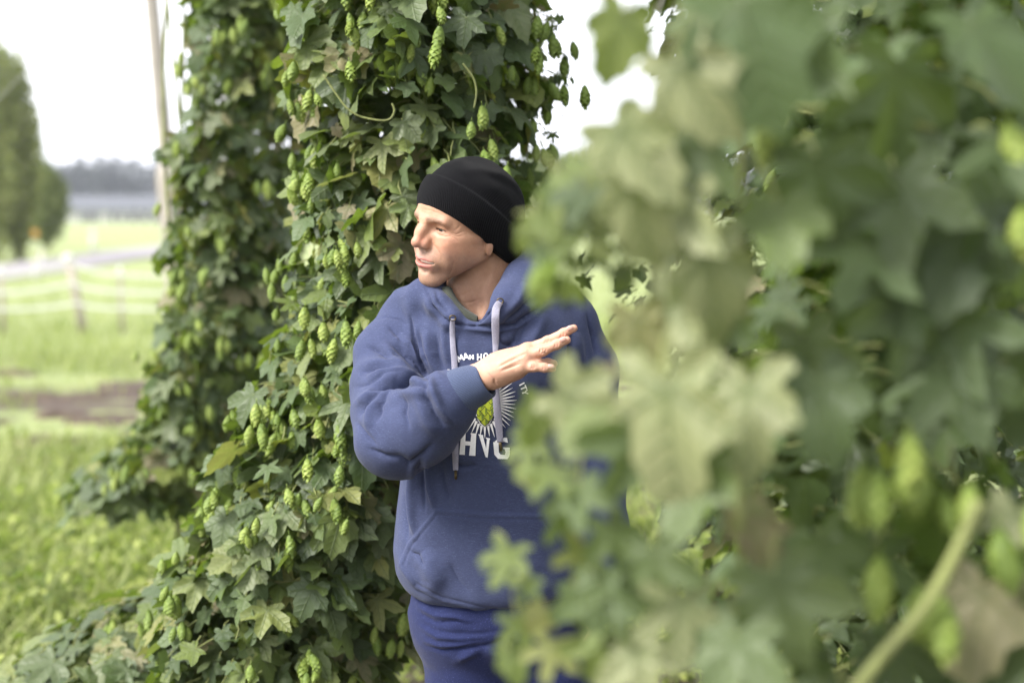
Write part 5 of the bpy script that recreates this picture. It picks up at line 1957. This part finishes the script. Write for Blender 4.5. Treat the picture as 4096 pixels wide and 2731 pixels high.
# ---- assemble
man = thing('person', 'man in black beanie and blue hoodie raising his hand beside the hops', 'person', (-0.03, 2.79, 0))
hand_me, nail_mes = build_hand()
body_me = join_meshes('body', [build_head(), hand_me, build_inner_body(), build_left_hand()])
child('body', body_me, M_SKIN, man, label='bare skin of face, neck and hands, face turned to the left')
for s in (1, -1):
    child('eye', eyeball((74.5, s * 31, 16)), eye_material() if s == 1 else bpy.data.materials['eye'], man)
tv, tf = [], []
for j in range(9):
    for i in range(17):
        a, b = math.pi * (i / 16 - 0.5), math.pi * (j / 8 - 0.5)
        tv.append(head_to_world([[84 + 15.5 * math.cos(a) * math.cos(b) ** .5, 20.5 * math.sin(a), -46.5 + 6 * math.sin(b)]])[0])
for j in range(8):
    for i in range(16):
        tf.append((j * 17 + i, j * 17 + i + 1, j * 17 + 18 + i, j * 17 + 17 + i))
child('teeth', mesh_from('teeth', tv, tf), M_TEETH, man)
for k, nm in enumerate(nail_mes):
    child('finger_nail', nm, M_NAIL, man)
child('beanie', build_beanie(), M_BEANIE, man, label='black ribbed knit hat with a turned-up band')
hoodie_me = build_hoodie()
hoodie = child('hoodie', hoodie_me, M_HOODIE, man, label='blue heather hooded sweatshirt with pouch pocket')
cuff_me = ring_tube([W(*p, y) for p, y, r in CUFF], [r for p, y, r in CUFF], 48, 0.92)
child('cuff', cuff_me, M_CUFF, hoodie)
cuff2 = ring_tube([W(2407, 2255, 2.752), W(2410, 2290, 2.748), W(2413, 2335, 2.745)], [.045, .040, .034], 40, 0.95)
child('cuff', cuff2, M_CUFF, hoodie)
child('jeans', build_jeans(), M_JEANS, man, label='dark blue denim trousers')
for x, s in ((-.11, -1), (.11, 1)):
    child('boot', build_boot(x, s), M_BOOT, man)

# ---- surface lookups on the sweatshirt, for what is sewn or printed on it
from mathutils.bvhtree import BVHTree
_v = verts_of(hoodie_me)
_p = [tuple(p.vertices) for p in hoodie_me.polygons]
BVH = BVHTree.FromPolygons([tuple(v) for v in _v], _p)


def on_cloth(px, py, ymin=2.60, lift=0.0012):
    d = ray(px, py).normalized()
    o = Vector((0, 0, CAM_Z))
    for _ in range(8):
        hit, nrm, idx, dist = BVH.ray_cast(o, d)
        if hit is None:
            return None
        if hit.y > ymin and nrm.dot(d) < 0:
            return hit + nrm * lift
        o = hit + d * 0.002
    return None


def print_poly(quads, lift, n=4):
    """Mesh data of flat ink: each quad (4 frame points) split n x n and laid on the cloth."""
    V, Fc = [], []
    for q in quads:
        b = len(V)
        q = [Vector((*p, 0)) for p in q]
        ok = True
        pts = []
        for j in range(n + 1):
            for i in range(n + 1):
                a = q[0].lerp(q[1], i / n)
                c = q[3].lerp(q[2], i / n)
                p = a.lerp(c, j / n)
                h = on_cloth(p.x, p.y, lift=lift)
                if h is None:
                    ok = False
                    break
                pts.append(h)
            if not ok:
                break
        if not ok:
            continue
        V += pts
        for j in range(n):
            for i in range(n):
                Fc.append((b + j * (n + 1) + i, b + j * (n + 1) + i + 1, b + (j + 1) * (n + 1) + i + 1, b + (j + 1) * (n + 1) + i))
    return V, Fc


def Zp(x, y):     # points read off an enlarged view of the print
    return (1700 + x / 2.85, 1350 + y / 2.85)


def bar(a, b, w0, w1=None):
    """A straight stroke from a to b as a quad."""
    w1 = w0 if w1 is None else w1
    a, b = Vector((*a, 0)), Vector((*b, 0))
    t = (b - a).normalized()
    n = Vector((-t.y, t.x, 0))
    return [tuple((a + n * w0 / 2)[:2]), tuple((b + n * w1 / 2)[:2]), tuple((b - n * w1 / 2)[:2]), tuple((a - n * w0 / 2)[:2])]


print_empty = hoodie


def add_print(name, quads, mat, lift=0.0013, n=4):
    V, Fc = print_poly(quads, lift, n)
    if V:
        child(name, mesh_from(name, V, Fc), mat, hoodie)


# big letters
letters = {
    'H': [[(415, 1070), (465, 1075), (455, 1335), (393, 1332)], [(455, 1178), (520, 1182), (520, 1228), (452, 1226)], [(530, 1085), (585, 1090), (575, 1345), (503, 1342)],
          [(408, 1070), (470, 1075), (466, 1092), (410, 1088)], [(520, 1085), (588, 1090), (586, 1108), (524, 1104)]],
    'V': [[(612, 1100), (658, 1108), (706, 1300), (690, 1360)], [(690, 1357), (700, 1290), (712, 1290), (713, 1367)], [(706, 1142), (738, 1148), (714, 1366), (692, 1330)],
          [(606, 1097), (664, 1108), (664, 1124), (610, 1112)], [(694, 1136), (742, 1146), (740, 1162), (696, 1152)]],
    'G': [[(790, 1185), (835, 1150), (845, 1200), (838, 1215)], [(778, 1188), (838, 1200), (842, 1310), (790, 1330)], [(790, 1330), (842, 1308), (868, 1335), (832, 1380)],
          [(832, 1380), (866, 1330), (915, 1334), (938, 1382)], [(938, 1382), (912, 1330), (925, 1285), (968, 1338)], [(968, 1338), (918, 1300), (905, 1262), (966, 1262)],
          [(888, 1248), (970, 1250), (966, 1268), (892, 1266)], [(835, 1150), (930, 1140), (925, 1180), (845, 1192)], [(900, 1138), (935, 1138), (945, 1196), (908, 1188)]],
}
for ch, qs in letters.items():
    add_print('letter', [[Zp(*p) for p in q] for q in qs], M_PRINT, n=5)

# small letters on the arc (each as strokes in a 1 x 1 box, y up)
GLYPH = {
    'M': [((0, 0), (.12, 1)), ((.12, 1), (.5, .3)), ((.5, .3), (.88, 1)), ((.88, 1), (1, 0))],
    'A': [((0, 0), (.5, 1)), ((.5, 1), (1, 0)), ((.2, .33), (.8, .33))],
    'N': [((.08, 0), (.08, 1)), ((.08, 1), (.92, 0)), ((.92, 0), (.92, 1))],
    'H': [((.1, 0), (.1, 1)), ((.9, 0), (.9, 1)), ((.1, .5), (.9, .5))],
    'O': [((.1, .2), (.1, .8)), ((.1, .8), (.35, 1)), ((.35, 1), (.65, 1)), ((.65, 1), (.9, .8)), ((.9, .8), (.9, .2)), ((.9, .2), (.65, 0)), ((.65, 0), (.35, 0)), ((.35, 0), (.1, .2))],
    'P': [((.12, 0), (.12, 1)), ((.12, .95), (.75, .95)), ((.82, .92), (.82, .5)), ((.75, .48), (.12, .48))],
    'U': [((.1, .2), (.1, 1)), ((.9, .2), (.9, 1)), ((.1, .2), (.35, .03)), ((.35, .05), (.65, .05)), ((.65, .03), (.9, .2))],
    'R': [((.12, 0), (.12, 1)), ((.12, .95), (.75, .95)), ((.82, .92), (.82, .55)), ((.75, .5), (.12, .5)), ((.5, .48), (.95, 0))],
    'I': [((.5, 0), (.5, 1))],
    'T': [((.5, 0), (.5, 1)), ((0, .93), (1, .93))],
    'Y': [((.5, 0), (.5, .5)), ((.5, .48), (.05, 1)), ((.5, .48), (.95, 1))],
}
arc = [('U', 240, 432, -56, 44, 60), ('R', 282, 392, -50, 46, 62), ('M', 404, 234, -22, 60, 72), ('A', 468, 214, -12, 58, 74), ('N', 532, 222, -6, 46, 54),
       ('H', 622, 222, 0, 52, 78), ('O', 694, 218, 0, 50, 76), ('P', 766, 222, 6, 52, 78), ('I', 1103, 528, 62, 44, 66), ('T', 1122, 572, 68, 52, 66), ('Y', 1138, 622, 76, 54, 70)]
for ch, cx, cy, ang, w, h in arc:
    ca, sa = math.cos(math.radians(ang)), math.sin(math.radians(ang))

    def tp(p):
        x, y = (p[0] - .5) * w, -(p[1] - .5) * h
        return Zp(cx + x * ca - y * sa, cy + x * sa + y * ca)
    add_print('letter', [bar(tp(a), tp(b), 5.2) for a, b in GLYPH[ch]], M_PRINT, n=2)

# starburst of white rays round the cone
rays = []
cx0, cy0 = Zp(682, 735)
for k in range(46):
    a = 2 * math.pi * (k + 0.5) / 46
    ca, sa = math.cos(a), math.sin(a)
    ri = 1 / math.sqrt((ca / 52) ** 2 + (sa / 96) ** 2)
    ro = 1 / math.sqrt((ca / (122 + 6 * (k % 2))) ** 2 + (sa / (138 + 8 * (k % 2))) ** 2)
    rays.append(bar((cx0 + ca * ri, cy0 + sa * ri), (cx0 + ca * ro, cy0 + sa * ro), 10.5, 0.8))
add_print('starburst', rays, M_PRINT, n=3)
# the cone: black outline, then two-toned scales from the top down
def disc(cx, cy, rx, ry, n=10, tip=0.0):
    out = []
    for k in range(n):
        t0, t1 = -1 + 2 * k / n, -1 + 2 * (k + 1) / n
        w0, w1 = math.sqrt(max(0, 1 - t0 * t0)) * (1 - tip * max(t0, 0)), math.sqrt(max(0, 1 - t1 * t1)) * (1 - tip * max(t1, 0))
        out.append([(cx - rx * w0, cy + ry * t0), (cx + rx * w0, cy + ry * t0), (cx + rx * w1, cy + ry * t1), (cx - rx * w1, cy + ry * t1)])
    return out
add_print('cone_outline', disc(cx0, cy0, 47, 101, 14, 0.25), M_PRINT, 0.0014, 3)
add_print('cone_outline', disc(cx0, cy0, 43, 96, 14, 0.25), M_INK, 0.0019, 3)
rows = [(78, 1, 15), (58, 2, 17), (36, 3, 18), (12, 2, 21), (-14, 3, 21), (-42, 2, 22), (-68, 3, 20), (-86, 2, 16)]
for k, (dy, n, r) in enumerate(rows):            # the upper scales overlap the lower ones
    span = 37 * math.sqrt(max(0.05, 1 - (dy / 102) ** 2))
    ink, lime, olive = [], [], []
    for i in range(n):
        x = cx0 + (0 if n == 1 else (-span + 2 * span * i / (n - 1)) * (0.50 if n == 2 else 0.68))
        w = span * (0.62 if n == 1 else 0.52 if n == 2 else 0.36)
        ink += disc(x, cy0 + dy, w + 2.0, r + 2.0, 6, 0.5)
        lime += disc(x, cy0 + dy - 1, w, r, 6, 0.5)
        olive += [[(x + w * .1, cy0 + dy - r * .8), (x + w * .75, cy0 + dy - r * .5), (x + w * .80, cy0 + dy + r * .1), (x + w * .15, cy0 + dy + r * .7)]]
    add_print('cone_scale', ink, M_INK, 0.0022 + k * .0003, 1)
    add_print('cone_scale', lime, M_GREEN, 0.0023 + k * .0003, 1)
    add_print('cone_scale', olive, M_OLIVE, 0.0024 + k * .0003, 1)


# ---- drawstrings, eyelets, metal tips
def ribbon(pts, widths, thick=0.0028):
    path = smooth_path(pts, 2)
    wd = np.interp(np.linspace(0, 1, len(path)), np.linspace(0, 1, len(widths)), widths)
    V, Fc = [], []
    for i, p in enumerate(path):
        t = (path[min(i + 1, len(path) - 1)] - path[max(i - 1, 0)]).normalized()
        nrm = Vector((0.10 * math.sin(i * 0.5), -1, 0)).normalized()
        sx = t.cross(nrm).normalized()
        nn = sx.cross(t)
        for a, b in ((-1, -.3), (-.8, -1), (.8, -1), (1, -.3), (1, .3), (.8, 1), (-.8, 1), (-1, .3)):
            V.append(p + sx * a * wd[i] / 2 - nn * b * thick / 2)
    for i in range(len(path) - 1):
        for k in range(8):
            Fc.append((i * 8 + k, i * 8 + (k + 1) % 8, i * 8 + 8 + (k + 1) % 8, i * 8 + 8 + k))
    Fc.append(tuple(range(7, -1, -1)))
    Fc.append(tuple(len(V) - 8 + k for k in range(8)))
    return mesh_from('drawstring', V, Fc)


def string(pts, widths, lift=0.006):
    out = []
    last = 2.70
    for v in smooth_path([(x, y, 0) for x, y in pts], 4):
        x, y = v.x, v.y
        h = on_cloth(x, y, 2.575, lift)
        Y = last + 0.002 if h is None else min(h.y, last + 0.002)
        last = Y
        out.append(W(x, y, Y))
    o = child('drawstring', ribbon(out, widths), M_STRING, hoodie)
    a, b = out[-1], out[-1] + (out[-1] - out[-2]).normalized() * 0.017
    V, Fc = tube([a, b], [0.0030, 0.0026], 8)
    child('aglet', mesh_from('aglet', V, Fc), M_BRASS, o)
    e = out[0]
    V, Fc = [], []
    for i in range(16):
        for j in range(8):
            u, v = 2 * math.pi * i / 16, 2 * math.pi * j / 8
            V.append(e + Vector(((0.0058 + .0013 * math.cos(v)) * math.cos(u), .0016 * math.sin(v), (0.0048 + .0013 * math.cos(v)) * math.sin(u) + .002)))
            Fc.append((i * 8 + j, ((i + 1) % 16) * 8 + j, ((i + 1) % 16) * 8 + (j + 1) % 8, i * 8 + (j + 1) % 8))
    child('eyelet', mesh_from('eyelet', V, Fc), M_BRASS, hoodie)


string(Z2([(903, 345), (900, 420), (906, 560), (918, 700), (922, 850), (925, 1000), (922, 1200), (924, 1400), (926, 1530)]), [.008, .010, .0105, .0115, .012, .0125, .013, .012, .0095])
string(Z2([(1275, 212), (1243, 270), (1238, 400), (1240, 520), (1237, 640), (1238, 800), (1243, 950), (1262, 1150), (1276, 1310)]), [.012, .0145, .0145, .0125, .0085, .0105, .0135, .0145, .011])

# ---- polo shirt collar showing in the neck of the sweatshirt
def collar():
    inner = [(1806, 1150, 2.712), (1826, 1190, 2.694), (1858, 1228, 2.680), (1912, 1264, 2.672)]
    outer = [(1768, 1150, 2.705), (1782, 1205, 2.678), (1818, 1254, 2.660), (1908, 1290, 2.656)]
    pi, po = smooth_path([W(*p) for p in inner], 6), smooth_path([W(*p) for p in outer], 6)
    V, Fc = [], []
    n = len(pi)
    for a, b in zip(pi, po):
        m = (a + b) / 2 + Vector((-.001, -.004, .003))
        V += [a + Vector((0, .012, -.03)), a, a.lerp(m, .6) + Vector((0, -.001, .001)), m, b, b + Vector((0.002, .008, -.006))]
    for i in range(n - 1):
        for k in range(5):
            Fc.append((i * 6 + k, i * 6 + k + 1, i * 6 + 7 + k, i * 6 + 6 + k))
    me = mesh_from('shirt_collar', V, Fc)
    return me


child('shirt_collar', collar(), M_COLLAR, man, label='olive polo collar inside the hood neck')

# ------------------------------------------------------------------ thin summer haze over the fields
m = bpy.data.materials.new('haze_air')
m.use_nodes = True
m.node_tree.nodes.clear()
_o = m.node_tree.nodes.new('ShaderNodeOutputMaterial')
_v = m.node_tree.nodes.new('ShaderNodeVolumePrincipled')
_v.inputs['Color'].default_value = (0.86, 0.90, 1.0, 1)
_v.inputs['Density'].default_value = 0.0005
_v.inputs['Anisotropy'].default_value = 0.2
m.node_tree.links.new(_v.outputs[0], _o.inputs['Volume'])
obj('haze', mesh_from('haze', *box((-950, -70, -1), (950, 1550, 24)), False), m, kind='stuff')
